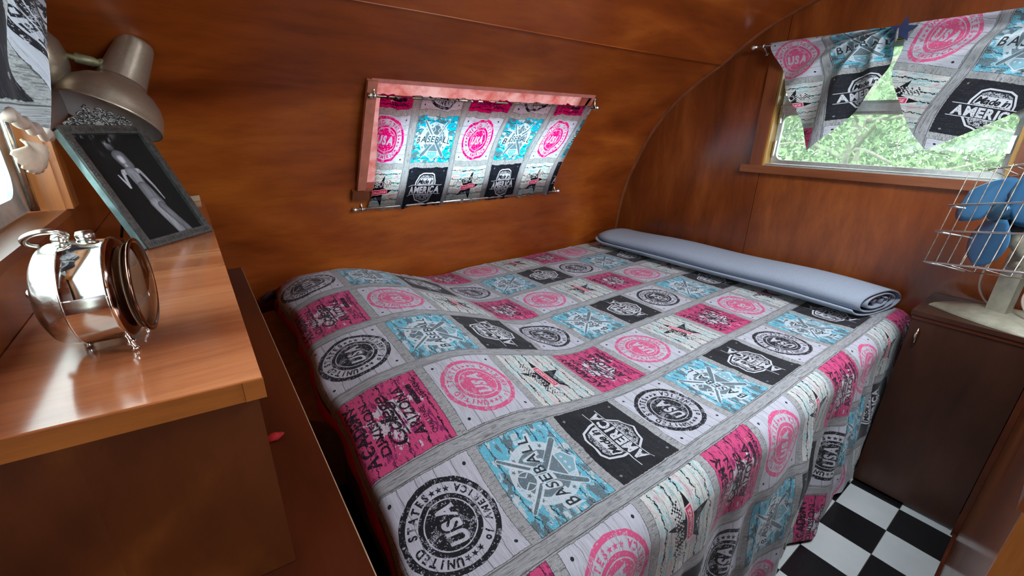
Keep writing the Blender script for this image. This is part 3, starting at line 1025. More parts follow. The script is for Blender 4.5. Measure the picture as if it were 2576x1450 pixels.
# ------------------------------------------------------------------ window in the curved back wall
w1 = empty('window_1', (1.1, 1.84, 1.10)); tag(w1, kind='structure')
A1 = np.array([1.577, 1.505]); B1 = np.array([1.835, 1.10])       # upper and lower edge of the opening (y,z)
tv = (A1-B1)/np.linalg.norm(A1-B1); nv = np.array([tv[1], -tv[0]])  # nv points outward
Lw = np.linalg.norm(A1-B1)
F1 = basis((0, B1[0], B1[1]), (1, 0, 0), (0, tv[0], tv[1]), (0, nv[0], nv[1]))   # local x = world x, local y = up the slope, z = outward
def lbox(name, a, b, m_, par, bev=0.001, F=F1):
    bm = bmesh.new()
    bbox(bm, a, b)
    for v in bm.verts: v.co = F @ v.co
    return fin(name, bm, m_, par, bevel=bev)
lbox('top_jamb', (WX0-0.012, Lw-0.004, -0.006), (WX1+0.012, Lw+0.010, 0.095), M_painted, w1)
lbox('side_jamb', (WX0-0.012, -0.01, -0.004), (WX0, Lw, 0.095), M_reveal, w1)
lbox('side_jamb', (WX1, -0.01, -0.004), (WX1+0.012, Lw, 0.095), M_reveal, w1)
lbox('bottom_jamb', (WX0-0.012, -0.016, 0.0), (WX1+0.012, -0.004, 0.095), M_reveal, w1)
lbox('side_trim', (WX0-0.030, 0.022, -0.018), (WX0+0.004, Lw+0.006, -0.001), M_reveal, w1, 0.002)
lbox('corner_block', (WX0-0.050, -0.028, -0.022), (WX0+0.020, 0.020, -0.001), M_trim, w1, 0.002)
def lsash():
    bm = bmesh.new()
    o = rrect((WX0+WX1)/2, Lw/2, WX1-WX0, Lw, 0.006)
    i = rrect((WX0+WX1)/2+0.015, Lw/2-0.045, WX1-WX0-0.11, Lw-0.18, 0.03)
    vo = [[bm.verts.new(F1 @ Vector((p[0], p[1], d))) for p in o] for d in (0.06, 0.085)]
    vi = [[bm.verts.new(F1 @ Vector((p[0], p[1], d))) for p in i] for d in (0.064, 0.082)]
    n = len(o)
    for k in range(n):
        j = (k+1) % n
        bm.faces.new((vo[0][k], vo[0][j], vi[0][j], vi[0][k])); bm.faces.new((vo[1][k], vi[1][k], vi[1][j], vo[1][j]))
        bm.faces.new((vo[0][k], vo[1][k], vo[1][j], vo[0][j])); bm.faces.new((vi[0][k], vi[0][j], vi[1][j], vi[1][k]))
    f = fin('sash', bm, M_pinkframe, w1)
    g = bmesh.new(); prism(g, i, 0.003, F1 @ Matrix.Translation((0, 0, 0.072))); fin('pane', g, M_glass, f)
lsash()

def rod_thing(name, a, b, r, mat_, label, ends=True, brackets=()):
    t = empty(name, a); tag(t, label, 'curtain rod')
    tubeobj('rod', [a, b], r, mat_, t, 12)
    a, b = Vector(a), Vector(b)
    if ends:
        for p, d in ((a, a-b), (b, b-a)):
            bm = bmesh.new()
            lathe(bm, [(0, 0.014), (r*1.6, 0.011), (r*1.9, 0.004), (r*1.5, -0.004), (r*1.1, -0.006), (r*1.1, -0.016), (0, -0.016)], axis_frame(p, d), 16)
            fin('finial', bm, mat_, t, smooth=True)
    for (p, q) in brackets:
        bm = bmesh.new()
        tube(bm, [p, q], 0.0035, 8)
        lathe(bm, [(0, 0.0025), (0.008, 0.002), (0.009, 0), (0, 0)], axis_frame(q, Vector(p)-Vector(q)), 14)
        lathe(bm, [(r*1.25, -0.004), (r*1.6, -0.004), (r*1.6, 0.004), (r*1.25, 0.004)], axis_frame(p, b-a), 14)
        fin('bracket', bm, M_steel, t, smooth=True)
    return t
def f1(x, y, z): return tuple(F1 @ Vector((x, y, z)))
rod_thing('curtain_rod', f1(WX0-0.018, Lw-0.040, -0.026), f1(WX1+0.035, Lw-0.040, -0.026), 0.0055, M_brass, 'thin brass rod at the top of the lit curtain', True,
          [(f1(WX0-0.006, Lw-0.040, -0.026), f1(WX0-0.006, Lw-0.005, -0.004)), (f1(WX1+0.02, Lw-0.040, -0.026), f1(WX1+0.02, Lw-0.010, -0.002))])
rod_thing('curtain_rod', f1(WX0-0.035, -0.068, -0.030), f1(WX1+0.052, -0.068, -0.030), 0.0055, M_steel, 'shiny steel rod along the hem of the lit curtain', True,
          [(f1(WX0-0.008, -0.068, -0.030), f1(WX0-0.008, -0.045, 0.002)), (f1(WX1+0.03, -0.068, -0.030), f1(WX1+0.03, -0.045, 0.004))])

def grid_cloth(name, fn, uvf, nu, nv_, mat_, parent=None):
    verts = []; uvs = []
    for j in range(nv_+1):
        for i in range(nu+1):
            u, v = i/nu, j/nv_
            verts.append(fn(u, v)); uvs.append(uvf(u, v))
    faces = [(j*(nu+1)+i, j*(nu+1)+i+1, (j+1)*(nu+1)+i+1, (j+1)*(nu+1)+i) for j in range(nv_) for i in range(nu)]
    me = bpy.data.meshes.new(name)
    me.from_pydata(verts, [], faces)
    ul = me.uv_layers.new(name='UVMap')
    li = np.empty(len(me.loops), np.int32); me.loops.foreach_get('vertex_index', li)
    ul.data.foreach_set('uv', np.array(uvs, np.float32)[li].ravel())
    return link(name, me, mat_, parent, True)

# lit curtain, gathered on the two rods
C0, C1 = 0.584, 1.632
def curtain_fn(u, v):                       # v=0 bottom, 1 top
    y = -0.080+(Lw-0.030+0.080)*v
    x = C0+(C1-C0)*u+0.006*math.sin(v*6+u*3)
    x += (0.018*math.sin(math.pi*v)*(1 if u < 0.5 else -1)*abs(2*u-1)**4)
    g = 0.65+1.0*v**2+0.6*(1-v)**6
    rip = math.sin(u*150+2*math.sin(u*17))*0.0022+math.sin(u*71+1.3*math.sin(v*4))*0.0030+math.sin(u*37+v*2)*0.003
    top = 0.006*math.exp(-((v-1)/0.03)**2)
    z = -0.031+rip*g-top*abs(math.sin(u*200))*0.7+0.010*math.sin(math.pi*v)
    return f1(x, y+0.002*math.sin(u*190)*(v > 0.97), z)
def curtain_uv(u, v):
    x = C0+(C1-C0)*u+0.006*math.sin(v*5+u*8)
    y = -0.080+(Lw-0.030+0.080)*v
    # pink seal column centred x=1.036 (u .25), badge column centred 1.25
    return (0.25+(x-1.045)/0.430, 0.5+(y-(0.262))/(3*0.245))
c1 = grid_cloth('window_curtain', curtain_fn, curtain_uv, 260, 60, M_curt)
tag(c1, 'daylit flat gathered curtain stretched between two rods on the curved wall', 'curtain')

# ------------------------------------------------------------------ right window curtains
def patch(corners, bulge=None):
    """bilinear patch: corners TL, TR, BL, BR in (y,z)"""
    TL, TR, BL, BR = [np.array(c, float) for c in corners]
    def f(u, v):
        return (TL*(1-u)+TR*u)*v+(BL*(1-u)+BR*u)*(1-v)
    return f
rx = WX-0.045
rod_thing('curtain_rod', (rx, 1.165, 1.728), (rx, -0.35, 1.728), 0.006, M_steel, 'steel rod holding the swags over the right window', True,
          [((rx, 1.12, 1.728), (WX-0.001, 1.12, 1.70))])
SY = 0.610                                   # star position
def swag(name, TL, TR, BL, BR, uvc, label, seed, name2, fold=1.0, gather=1):
    f = patch((TL, TR, BL, BR))
    def fn(u, v):
        p = f(u, v)
        # folds converge on the gathered upper right corner
        d = math.hypot((1-u) if gather else u, 1-v)
        ang = math.atan2(1-v, (1-u) if gather else u)
        amp = 0.026*fold*min(1, d*3.5)
        x = rx-0.010-amp*math.sin(ang*17+seed)-0.012*fold*(u if gather else 1-u)*math.sin(ang*9+seed)
        if gather == 1 and name2 == 'a': p = p+np.array((-0.045*math.sin(math.pi*u)*(1-v)**2, 0.0))
        else: p = p+np.array((0.070*math.sin(math.pi*v)*(1-u)**5, 0.0))
        return (x, p[0], p[1])
    def uv(u, v):
        p = f(u, v)
        ox, oy, a, s1, s2 = uvc
        dy, dz = -(p[0]-ox), p[1]-oy
        c, s = math.cos(a), math.sin(a)
        if name2 == 'a': s2 = s2*(1-0.38*u*u)
        return (0.25+(dy*c+dz*s)/(2*s1), 0.5+(-dy*s+dz*c)/(3*s2))
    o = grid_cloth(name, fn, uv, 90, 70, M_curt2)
    tag(o, label, 'curtain', 'patchwork print swags over the right window')
    return o
# u runs towards smaller y (towards the right in the photograph)
swag('swag_curtain', (1.085, 1.735), (SY+0.012, 1.735), (0.828, 1.286), (SY+0.005, 1.690), (0.968, 1.659, 0.10, 0.235, 0.188),
     'left printed swag over right window, its point hanging left of the blue star', 0.3, 'a')
swag('swag_curtain', (SY-0.010, 1.735), (-0.16, 1.735), (0.440, 1.305), (-0.14, 1.70), (0.478, 1.688, -0.25, 0.225, 0.205),
     'right printed swag over right window, its point hanging right of the blue star', 1.7, 'b')
bm = bmesh.new()
pts = []
for k in range(10):
    a = 0.1+math.pi*k/5; rr = 0.042 if k % 2 == 0 else 0.019
    pts.append((rr*math.sin(a), rr*math.cos(a)))
prism(bm, pts, 0.010, basis((rx-0.030, SY, 1.716), (0, -1, 0), (0, 0, 1), (-1, 0, 0)))
st = fin('star_clip', bm, M_navy, None, bevel=0.002)
tag(st, 'navy blue felt star clipped between the two printed swags', 'star')

# ------------------------------------------------------------------ left window curtain
lx = LX+0.055
rod_thing('curtain_rod', (lx, 1.345, 1.66), (lx, -0.2, 1.66), 0.006, M_steel, 'steel rod over the left window above the lamp', True)
def lc_fn(u, v):
    TL, TR, BL, BR = np.array((1.335, 1.672)), np.array((0.45, 1.672)), np.array((0.895, 1.345)), np.array((0.42, 1.42))
    p = (TL*(1-u)+TR*u)*v+(BL*(1-u)+BR*u)*(1-v)
    p = p+np.array((0.035*math.sin(math.pi*v)*(1-u), 0))
    return (lx+0.002+0.008*math.sin(u*16+v*3)+0.005*math.sin(u*31-v*4), p[0], p[1])
def lc_uv(u, v):
    P = lc_fn(u, v)
    X, Y = (P[2]-1.530), -(P[1]-1.185)
    return (0.75+X/(2*0.34), 0.8333+Y/(3*0.55))
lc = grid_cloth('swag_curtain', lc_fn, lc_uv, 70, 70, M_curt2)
tag(lc, 'black and cream printed swag hanging in the left window beside the lamp', 'curtain')
# frayed light hem with a scallop shell tie weight below the swag
hem_pts = [(lx+0.006, 0.892-0.16*k/10, 1.338+0.030*k/10+0.006*math.sin(k*2.3)) for k in range(11)]
tubeobj('frayed_hem', hem_pts, [0.006+0.002*math.sin(k*1.9) for k in range(11)], M_cord, lc, 8)
bm = bmesh.new()
Fs = basis((LX-0.008, 1.085, 1.300), (0.25, 0.968, 0), (0, 0, 1), (0.968, -0.25, 0))
rows = []
for j in range(9):
    rr = 0.046*j/8
    row = []
    for k in range(21):
        a = math.radians(-75+150*k/20)
        row.append(bm.verts.new(Fs @ Vector((rr*math.sin(a), 0.03-rr*math.cos(a)*1.15, 0.016*math.sin(j/8*math.pi*0.9)+0.0022*math.cos(k*math.pi)*j/8))))
    rows.append(row)
for a, b in zip(rows, rows[1:]):
    for k in range(20): bm.faces.new((a[k], a[k+1], b[k+1], b[k]))
sh = fin('tieback_shell', bm, M_shellc, None, smooth=True)
sm = sh.modifiers.new('s', 'SOLIDIFY'); sm.thickness = 0.004
tag(sh, 'cream scalloped shell hanging in the left window below the swag', 'shell ornament')

# ------------------------------------------------------------------ bed platform on the left, bed base, mattress
plat = empty('bench_platform', (-0.06, 0.6, 0)); tag(plat, 'long dark red varnished bench carrying the tall cupboard beside the bed', 'bench')
box('top_board', (LX+0.001, -0.6, 0.828), (0.087, 1.884, 0.840), M_dark, plat, 0.001)
box('raw_edge', (0.0865, -0.6, 0.8285), (0.0885, 1.884, 0.8395), M_ply, plat)
box('side_board', (0.068, -0.6, 0.0), (0.082, 1.90, 0.828), M_dark, plat)
box('end_board', (LX+0.001, -0.6, 0.0), (0.068, -0.588, 0.828), M_dark, plat)
bm = bmesh.new()
prism(bm, [(LX+0.002, 0.40), (-0.02, 0.40), (0.055, 0.44), (0.055, 0.48), (0.02, 0.47), (LX+0.002, 0.47)], 0.0, Matrix.Translation((0, 0, 0.8405))) if False else bm.free()

bed = empty('bed_box', (1.2, 1.1, 0)); tag(bed, 'wooden bed box under the mattress', 'bed box')
box('box_panel', (0.20, 0.345, 0.0), (2.28, 0.36, 0.40), M_cab, bed)
box('box_panel', (0.20, 0.36, 0.0), (0.215, 1.90, 0.40), M_cab, bed)
box('deck', (0.20, 0.345, 0.40), (2.28, 1.90, 0.415), M_ply, bed, 0.001)
def zfield(x, y):
    ys = [0.2, 0.40, 0.51, 0.76, 1.01, 1.26, 1.58, 1.76, 1.88]
    xs = [0.14, 0.26, 0.47, 0.67, 0.89, 1.1, 2.3]
    Z = [[.688, .690, .684, .680, .680, .680, .680],
         [.690, .694, .690, .684, .676, .676, .680],
         [.692, .705, .700, .690, .673, .675, .680],
         [.752, .775, .780, .722, .670, .675, .680],
         [.780, .810, .812, .756, .678, .676, .680],
         [.795, .830, .830, .765, .682, .680, .680],
         [.800, .848, .838, .762, .676, .676, .678],
         [.760, .805, .795, .735, .668, .670, .674],
         [.690, .735, .725, .690, .650, .660, .664]]
    def loc(v, a):
        v = min(max(v, a[0]), a[-1])
        for i in range(len(a)-1):
            if v <= a[i+1]: return i, (v-a[i])/(a[i+1]-a[i])
    def cr(p0, p1, p2, p3, t): return 0.5*((2*p1)+(-p0+p2)*t+(2*p0-5*p1+4*p2-p3)*t*t+(-p0+3*p1-3*p2+p3)*t**3)
    i, t = loc(y, ys); j, s = loc(x, xs)
    def g(a, b): return Z[min(max(a, 0), len(ys)-1)][min(max(b, 0), len(xs)-1)]
    rows = [cr(g(i+d, j-1), g(i+d, j), g(i+d, j+1), g(i+d, j+2), s) for d in (-1, 0, 1, 2)]
    return cr(*rows, t)
# mattress follows the cover from below
bm = bmesh.new()
nx, ny = 40, 30
MX0, MX1, MY0, MY1 = 0.185, 2.275, 0.385, 1.885
topv = [[bm.verts.new((MX0+(MX1-MX0)*i/nx, MY0+(MY1-MY0)*j/ny, zfield(MX0+(MX1-MX0)*i/nx, MY0+(MY1-MY0)*j/ny)-0.034)) for i in range(nx+1)] for j in range(ny+1)]
botv = [[bm.verts.new((MX0+(MX1-MX0)*i/nx, MY0+(MY1-MY0)*j/ny, 0.415)) for i in range(nx+1)] for j in range(ny+1)]
for j in range(ny):
    for i in range(nx):
        bm.faces.new((topv[j][i], topv[j][i+1], topv[j+1][i+1], topv[j+1][i]))
        bm.faces.new((botv[j][i], botv[j+1][i], botv[j+1][i+1], botv[j][i+1]))
for i in range(nx):
    bm.faces.new((topv[0][i], botv[0][i], botv[0][i+1], topv[0][i+1])); bm.faces.new((topv[ny][i], topv[ny][i+1], botv[ny][i+1], botv[ny][i]))
for j in range(ny):
    bm.faces.new((topv[j][0], topv[j+1][0], botv[j+1][0], botv[j][0])); bm.faces.new((topv[j][nx], botv[j][nx], botv[j+1][nx], topv[j+1][nx]))
mt = fin('mattress', bm, M_matt, None, smooth=False)
tag(mt, 'thick beige mattress under the patchwork cover', 'mattress')
bm = bmesh.new()
lp = [(2.2, 1.02), (0.150, 1.02), (0.110, 1.06), (0.100, 1.25), (0.094, 1.45), (0.092, 1.70), (0.096, 1.86), (0.150, 1.882), (2.2, 1.882)]
prism(bm, lp, 0.225, Matrix.Translation((0, 0, 0.416)))
fin('lower_cushion', bm, M_matt, mt, bevel=0.018, seg=3)

# ------------------------------------------------------------------ patchwork bed cover
from mathutils import noise as mnoise
def edge_x(y):
    return 0.142+0.030*(y/1.9)+0.006*math.sin(y*11)+0.004*math.sin(y*23+1)
Y0, RR = 0.372, 0.068
def drape(t, x):
    """t = distance along the cloth past y=Y0 (positive = over the front edge); returns y, drop"""
    amax = math.radians(84)
    if t <= 0: return Y0-t, 0.0
    if t < RR*amax:
        a = t/RR
        return Y0-RR*math.sin(a), RR*(1-math.cos(a))
    s = t-RR*amax
    y1, d1 = Y0-RR*math.sin(amax), RR*(1-math.cos(amax))
    return y1-s*0.055, d1+s*0.998
def cover_pt(q, t):
    """q runs along X measured along the cloth from the left edge line, t along Y"""
    # left rounding
    y, drop = drape(t, 0)
    yy = max(y, 0.30)
    ex = edge_x(yy)
    R2 = 0.022
    if q < 0:                                   # hanging side at the foot
        a = min(-q/R2, math.radians(85))
        x = ex+R2-R2*math.sin(a)
        dz = R2*(1-math.cos(a))+max(0, -q-R2*math.radians(85))
    else:
        x, dz = ex+R2+q, 0
    z = zfield(x, max(y, Y0))-dz-drop
    n1 = mnoise.fractal(Vector((x*3.1, y*3.1, 1.7)), 1.0, 2.0, 3)*0.0042
    n2 = mnoise.noise(Vector((x*1.7, y*7.0, 4.0)))*0.0028
    cr = abs(mnoise.noise(Vector((x*2.3+5, y*5.5+x*3, 9.0))))
    crease = 0.006*math.exp(-(cr/0.05)**2)*0.6
    z += n1+n2+crease
    if drop > 0.01:
        k = min(1, (drop-0.01)/0.25)
        big = 0.026+0.014*max(0, min(1, (x-1.0)/0.8))
        f = mnoise.noise(Vector((x*6.0, drop*1.2, 2.2)))+0.6*mnoise.noise(Vector((x*15.0+drop*3, drop*2.5, 7.2)))
        y += big*f*k
        fold = 0.007*math.sin(x*38+drop*5+2*mnoise.noise(Vector((x*3, 0, 1))))*k+0.010*abs(mnoise.noise(Vector((x*9+drop*4, drop*7, 3.3))))*k
        y += fold
        y = max(y, 0.2)
        if x > 1.97: y = max(y, 0.288)
        z = max(z, 0.004)
    return x, y, z
QN, TN = 190, 230
q_arr = np.concatenate([np.linspace(-0.062, 0, 12)[:-1], np.linspace(0, 2.262-0.17, QN)])
t_arr = np.concatenate([np.linspace(-(1.885-Y0), 0, 120)[:-1], np.linspace(0, 0.700, 111)])
verts = []; uvs = []
for t in t_arr:
    for q in q_arr:
        P = cover_pt(q, t)
        verts.append(P)
        yarc = Y0-t
        xx = edge_x(max(min(yarc, 1.9), 0.3))+0.022+q if q >= 0 else edge_x(max(min(yarc, 1.9), 0.3))+0.022+q
        uvs.append(((yarc-(0.256-0.12675))/0.507, 1-(xx-0.1425)/0.645))
nu = len(q_arr)
faces = [(j*nu+i, (j+1)*nu+i, (j+1)*nu+i+1, j*nu+i+1) for j in range(len(t_arr)-1) for i in range(nu-1)]
me = bpy.data.meshes.new('bed_cover')
me.from_pydata(verts, [], faces)
ul = me.uv_layers.new(name='UVMap')
li = np.empty(len(me.loops), np.int32); me.loops.foreach_get('vertex_index', li)
ul.data.foreach_set('uv', np.array(uvs, np.float32)[li].ravel())
cover = link('bed_cover', me, M_quilt, None, True)
tag(cover, 'patchwork print bed cover in grey, pink, black and turquoise spread on the bed', 'bed cover')
# red lining turned out below the foot edge
V = []; Fc = []
ty = np.linspace(0.25, 1.875, 120)
for k, y in enumerate(ty):
    ex = edge_x(max(y, 0.3)); zt = zfield(ex+0.02, y)
    w = 0.078-0.036*(y/1.9)+0.008*math.sin(y*14)+0.006*mnoise.noise(Vector((y*9, 0, 3)))
    z0 = zt-0.046
    pr = [(0.012, 0.006), (-0.006, -0.006), (-0.010, -w*0.45), (0.002, -w*0.9), (0.014, -w), (0.020, -w*0.5)]
    for dx, dz in pr: V.append((ex+0.003+dx+0.003*math.sin(y*40+dz*60), y, z0+dz))
for k in range(len(ty)-1):
    for e in range(6):
        f = (e+1) % 6
        Fc.append((k*6+e, (k+1)*6+e, (k+1)*6+f, k*6+f))
lin = mesh('lining', V, Fc, M_red, cover, True); lin['label'] = 'red lining showing along the foot edge'

# folded corner of dark printed fabric poking out at the far foot corner
bm = bmesh.new()
tube(bm, [(0.125, 1.74, 0.742), (0.15, 1.745, 0.752), (0.20, 1.75, 0.758)], [0.012, 0.017, 0.02], 10)
fc_ = fin('pillow_corner', bm, M_dkcloth, None, smooth=True)
tag(fc_, 'dark bundled cloth corner poking out at the far foot corner of the bed', 'cloth')

# ------------------------------------------------------------------ rolled grey blanket along the right wall
roll = empty('rolled_blanket', (2.1, 1.1, 0.68)); tag(roll, 'grey blue fleece blanket rolled up along the head of the bed', 'blanket')
def roll_section(turns=2.6, n=90):
    """flattened spiral, local (a,b) with a across (toward wall) and b up; returns centreline"""
    pts = []
    for k in range(n+1):
        t = k/n
        ang = math.pi*1.05+turns*2*math.pi*t
        r = 0.25+0.75*(1-t)
        pts.append((r*math.cos(ang), r*math.sin(ang), t))
    return pts
def roll_place(a, b, s):
    """s 0 near end .. 1 far end"""
    y = 0.400+s*(1.800-0.400)
    wob = 0.004*math.sin(s*9)
    xl = 1.925-0.005*s+wob+0.018*math.sin(math.pi*s)
    if s < 0.12: xl -= 0.02*(1-s/0.12)*-1
    xr = 2.268
    zb = 0.686+0.004*math.sin(s*7)
    h = 0.098+0.012*math.sin(math.pi*min(1, s*1.1))+0.006*math.sin(s*12)
    endt = 1.0
    if s > 0.93:
        endt = math.sqrt(max(0.04, 1-((s-0.93)/0.07)**2))
    cx, cz = (xl+xr)/2, zb+h/2
    e = 0.55
    aa = math.copysign(abs(a)**0.9, a); bb = math.copysign(abs(b)**0.9, b)
    z = cz+bb*h/2*endt
    # slumps lower towards the wall and the bed side
    z -= 0.020*max(0, a)**2*(b > 0)*1.0
    slant = -0.05*(a)*(1-s)**3
    return (cx+aa*(xr-xl)/2*(0.6+0.4*endt), y+slant*0.8, z)
sec = roll_section()
V = []; Fc = []; ns = 60
th = 0.045
outer = []
for j in range(ns+1):
    s = j/ns
    for (a, b, t) in sec:
        V.append(roll_place(a, b, s))
m_ = len(sec)
for j in range(ns):
    for i in range(m_-1):
        Fc.append((j*m_+i, j*m_+i+1, (j+1)*m_+i+1, (j+1)*m_+i))
# cap the far end
rl = mesh('roll', V, Fc, M_blanket, roll, True)
so = rl.modifiers.new('s', 'SOLIDIFY'); so.thickness = 0.007; so.offset = -1
core = bmesh.new()
for (a, b, r) in ((-0.10, 0.05, 0.010), (0.18, -0.1, 0.012), (-0.42, -0.05, 0.009), (0.48, 0.12, 0.009), (0.02, 0.35, 0.008)):
    tube(core, [roll_place(a+0.1*math.sin(s_*5), b, s_) for s_ in (0.004, 0.02, 0.05, 0.2)], r, 8)
ob = fin('inner_folds', core, M_layers, roll, smooth=True)
ob['label'] = 'darker fringed inner folds'

# ------------------------------------------------------------------ tall cupboard with top on the platform
dr = empty('corner_cupboard', (-0.09, 0.9, 0.84)); tag(dr, 'narrow wooden cupboard with a glossy top under the left window', 'cupboard')
TZ = 1.115
def yquad(name, front_l, front_r, x0, x1, yb, z0, z1, m_, par, bev):
    bm = bmesh.new()
    prism(bm, [(x0, front_l), (x1, front_r), (x1, yb), (x0, yb)], z1-z0, Matrix.Translation((0, 0, z0)))
    return fin(name, bm, m_, par, bevel=bev)
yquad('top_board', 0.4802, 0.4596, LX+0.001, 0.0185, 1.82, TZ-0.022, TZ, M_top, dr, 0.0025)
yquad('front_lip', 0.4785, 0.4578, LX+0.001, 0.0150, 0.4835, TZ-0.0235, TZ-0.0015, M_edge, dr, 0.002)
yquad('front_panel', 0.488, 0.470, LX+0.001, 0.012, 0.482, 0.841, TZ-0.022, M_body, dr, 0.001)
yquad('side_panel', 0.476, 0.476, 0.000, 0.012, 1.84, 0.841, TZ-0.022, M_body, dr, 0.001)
bm = bmesh.new()
prism(bm, [(0.0005, 0.4578), (0.0192, 0.4565), (0.0192, 0.476), (0.0005, 0.476)], 0.0222, Matrix.Translation((0, 0, TZ-0.0232)))
e_ = fin('corner_piece', bm, M_edge, dr, bevel=0.002)

# small red felt scrap on the platform
bm = bmesh.new()
bmesh.ops.create_icosphere(bm, subdivisions=3, radius=0.009, matrix=Matrix.Translation((0.028, 0.735, 0.8465)) @ Matrix.Diagonal((1.5, 1.0, 0.65, 1)))
for v in bm.verts: v.co += (v.co-Vector((0.028, 0.735, 0.8475)))*0.35*mnoise.noise(v.co*180)
tag(fin('felt_scrap', bm, M_redthing, None, smooth=True), 'small crumpled bright red scrap lying on the bench beside the cupboard', 'scrap')

# ------------------------------------------------------------------ alarm clock
ck = empty('alarm_clock', (-0.115, 0.60, TZ)); tag(ck, 'round polished metal alarm clock with ring handle standing on the cupboard top', 'clock')
AX = Vector((0.985, -0.10, 0.0)).normalized()
CKC = Vector((-0.1120, 0.640, TZ+0.0665))
CR = 0.0575
Fk = axis_frame(CKC, AX) @ Matrix.Diagonal((1, 1, 0.70, 1))
bm = bmesh.new()
lathe(bm, [(0, -0.058), (0.030, -0.0575), (0.044, -0.055), (0.052, -0.048), (0.0562, -0.038), (0.0575, -0.020)], Fk, 64)
b1_ = fin('rear_case', bm, M_wornchrome, ck, smooth=True)
bm = bmesh.new()
lathe(bm, [(0.0570, -0.0205), (0.0583, -0.0200), (0.0587, -0.0185), (0.0583, -0.017), (CR, 0.030), (CR+0.001, 0.0335), (CR-0.001, 0.036)], Fk, 64)
fin('case', bm, M_chrome, ck, smooth=True)
bm = bmesh.new()
lathe(bm, [(CR-0.001, 0.036), (CR-0.004, 0.041), (CR-0.009, 0.044), (CR-0.013, 0.046), (CR-0.0125, 0.050), (CR-0.006, 0.056), (CR-0.003, 0.059), (CR-0.003, 0.0615), (CR-0.006, 0.0625), (CR-0.008, 0.060)], Fk, 64)
fin('bezel', bm, M_copper, ck, smooth=True)
bm = bmesh.new()
lathe(bm, [(CR-0.008, 0.060), (0.036, 0.0655), (0.018, 0.0685), (0, 0.069)], Fk, 64)
fin('crystal', bm, M_crystal, ck, smooth=True)
bm = bmesh.new()
lathe(bm, [(0, 0.050), (CR-0.008, 0.050), (CR-0.0079, 0.0495), (0, 0.0495)], Fk, 64)
fin('dial', bm, simple('clock_dial', (0.38, 0.22, 0.13), 0.4, var=0.1), ck)
# handle ring on top, lying back
hz = Vector((0, 0, 1))
top = CKC+hz*(CR-0.002)-AX*0.004
side = AX.cross(hz).normalized()
bm = bmesh.new()
rc = top-AX*0.020+hz*0.008+side*0.004
ex = (AX*0.95+hz*0.15).normalized(); ey = (side*0.8+hz*0.62).normalized()
tube(bm, [rc+ex*0.0165*math.cos(a)+ey*0.0140*math.sin(a) for a in [math.radians(-55+ (290)*k/30) for k in range(31)]], 0.0030, 12)
fin('ring_handle', bm, M_wornchrome, ck, smooth=True)
for d, r in ((0.004, 0.0085), (-0.004, 0.0072)):
    bm = bmesh.new()
    lathe(bm, [(0, 0.011), (r*0.8, 0.010), (r, 0.006), (r*0.9, 0.002), (r*0.5, 0.0), (r*0.5, -0.006)], axis_frame(top+AX*d*2.2-side*d*1.2+hz*0.001, hz), 20)
    fin('handle_post', bm, M_wornchrome, ck, smooth=True)
# winding knobs on the back
for dy, dz in ((0.018, 0.010), (-0.016, -0.010), (0.0, -0.034)):
    o_ = CKC-AX*0.040+side*dy+hz*dz
    bm = bmesh.new()
    lathe(bm, [(0, 0.008), (0.004, 0.0076), (0.0050, 0.006), (0.0048, 0.004), (0.0028, 0.003), (0.0028, -0.003)], axis_frame(o_, -AX), 16)
    fin('winding_knob', bm, M_chrome, ck, smooth=True)
for s_, al in ((1, 0.020), (-1, 0.020)):
    foot_t = CKC+AX*al+side*s_*0.029-hz*0.048
    fb = Vector((foot_t.x, foot_t.y, TZ))+side*s_*0.006+AX*0.006
    bm = bmesh.new()
    L_ = (foot_t-fb).length
    lathe(bm, [(0, 0), (0.0040, 0.0008), (0.0044, 0.003), (0.0022, 0.0055), (0.0046, 0.009), (0.0052, 0.012), (0.003, 0.0155), (0.0042, 0.018), (0.0030, 0.020), (0.0030, L_+0.004)], axis_frame(fb, foot_t-fb), 18)
    fin('foot', bm, M_chrome, ck, smooth=True)
bm = bmesh.new()
rb = CKC-AX*0.022-hz*0.056
lathe(bm, [(0, 0), (0.004, 0.001), (0.004, 0.004), (0.003, rb.z-TZ+0.006)], axis_frame(Vector((rb.x, rb.y, TZ)), hz), 14)
fin('foot', bm, M_chrome, ck, smooth=True)

# ------------------------------------------------------------------ picture frame, leaning back on its strut
pf = empty('picture_frame', (-0.044, 1.186, TZ)); tag(pf, 'ornate pewter frame with a black and white picture of a standing woman', 'picture frame')
BL = Vector((-0.102, 1.121, TZ)); BR = Vector((0.014, 1.252, TZ))
ee = (BR-BL).normalized(); nn = Vector((ee.y, -ee.x, 0))
la = math.radians(26)
uu = Vector((0, 0, 1))*math.cos(la)-nn*math.sin(la)
nf = ee.cross(uu).normalized()
FW, FH = (BR-BL).length, 0.262
if nf.dot(nn) < 0: nf = -nf
Ff = basis(BL+Vector((0, 0, 0.0005)), ee, uu, nf)
def fbox(name, a, b, m_, bev=0.0008, par=pf):
    bm = bmesh.new(); bbox(bm, a, b)
    for v in bm.verts: v.co = Ff @ v.co
    return fin(name, bm, m_, par, bevel=bev)
bw = 0.017
for nm, a, b in (('rail', (0, 0, -0.002), (FW, bw, 0.006)), ('rail', (0, FH-bw, -0.002), (FW, FH, 0.006)), ('stile', (0, bw, -0.002), (bw*0.8, FH-bw, 0.006)), ('stile', (FW-bw*0.9, bw, -0.002), (FW, FH-bw, 0.006))):
    fbox(nm, a, b, M_pewter)
fbox('side_edge', (-0.0012, 0.004, -0.013), (0.0012, FH-0.006, 0.001), M_frameside)
fbox('backing', (0.001, 0.001, -0.012), (FW-0.001, FH-0.001, -0.004), M_black)
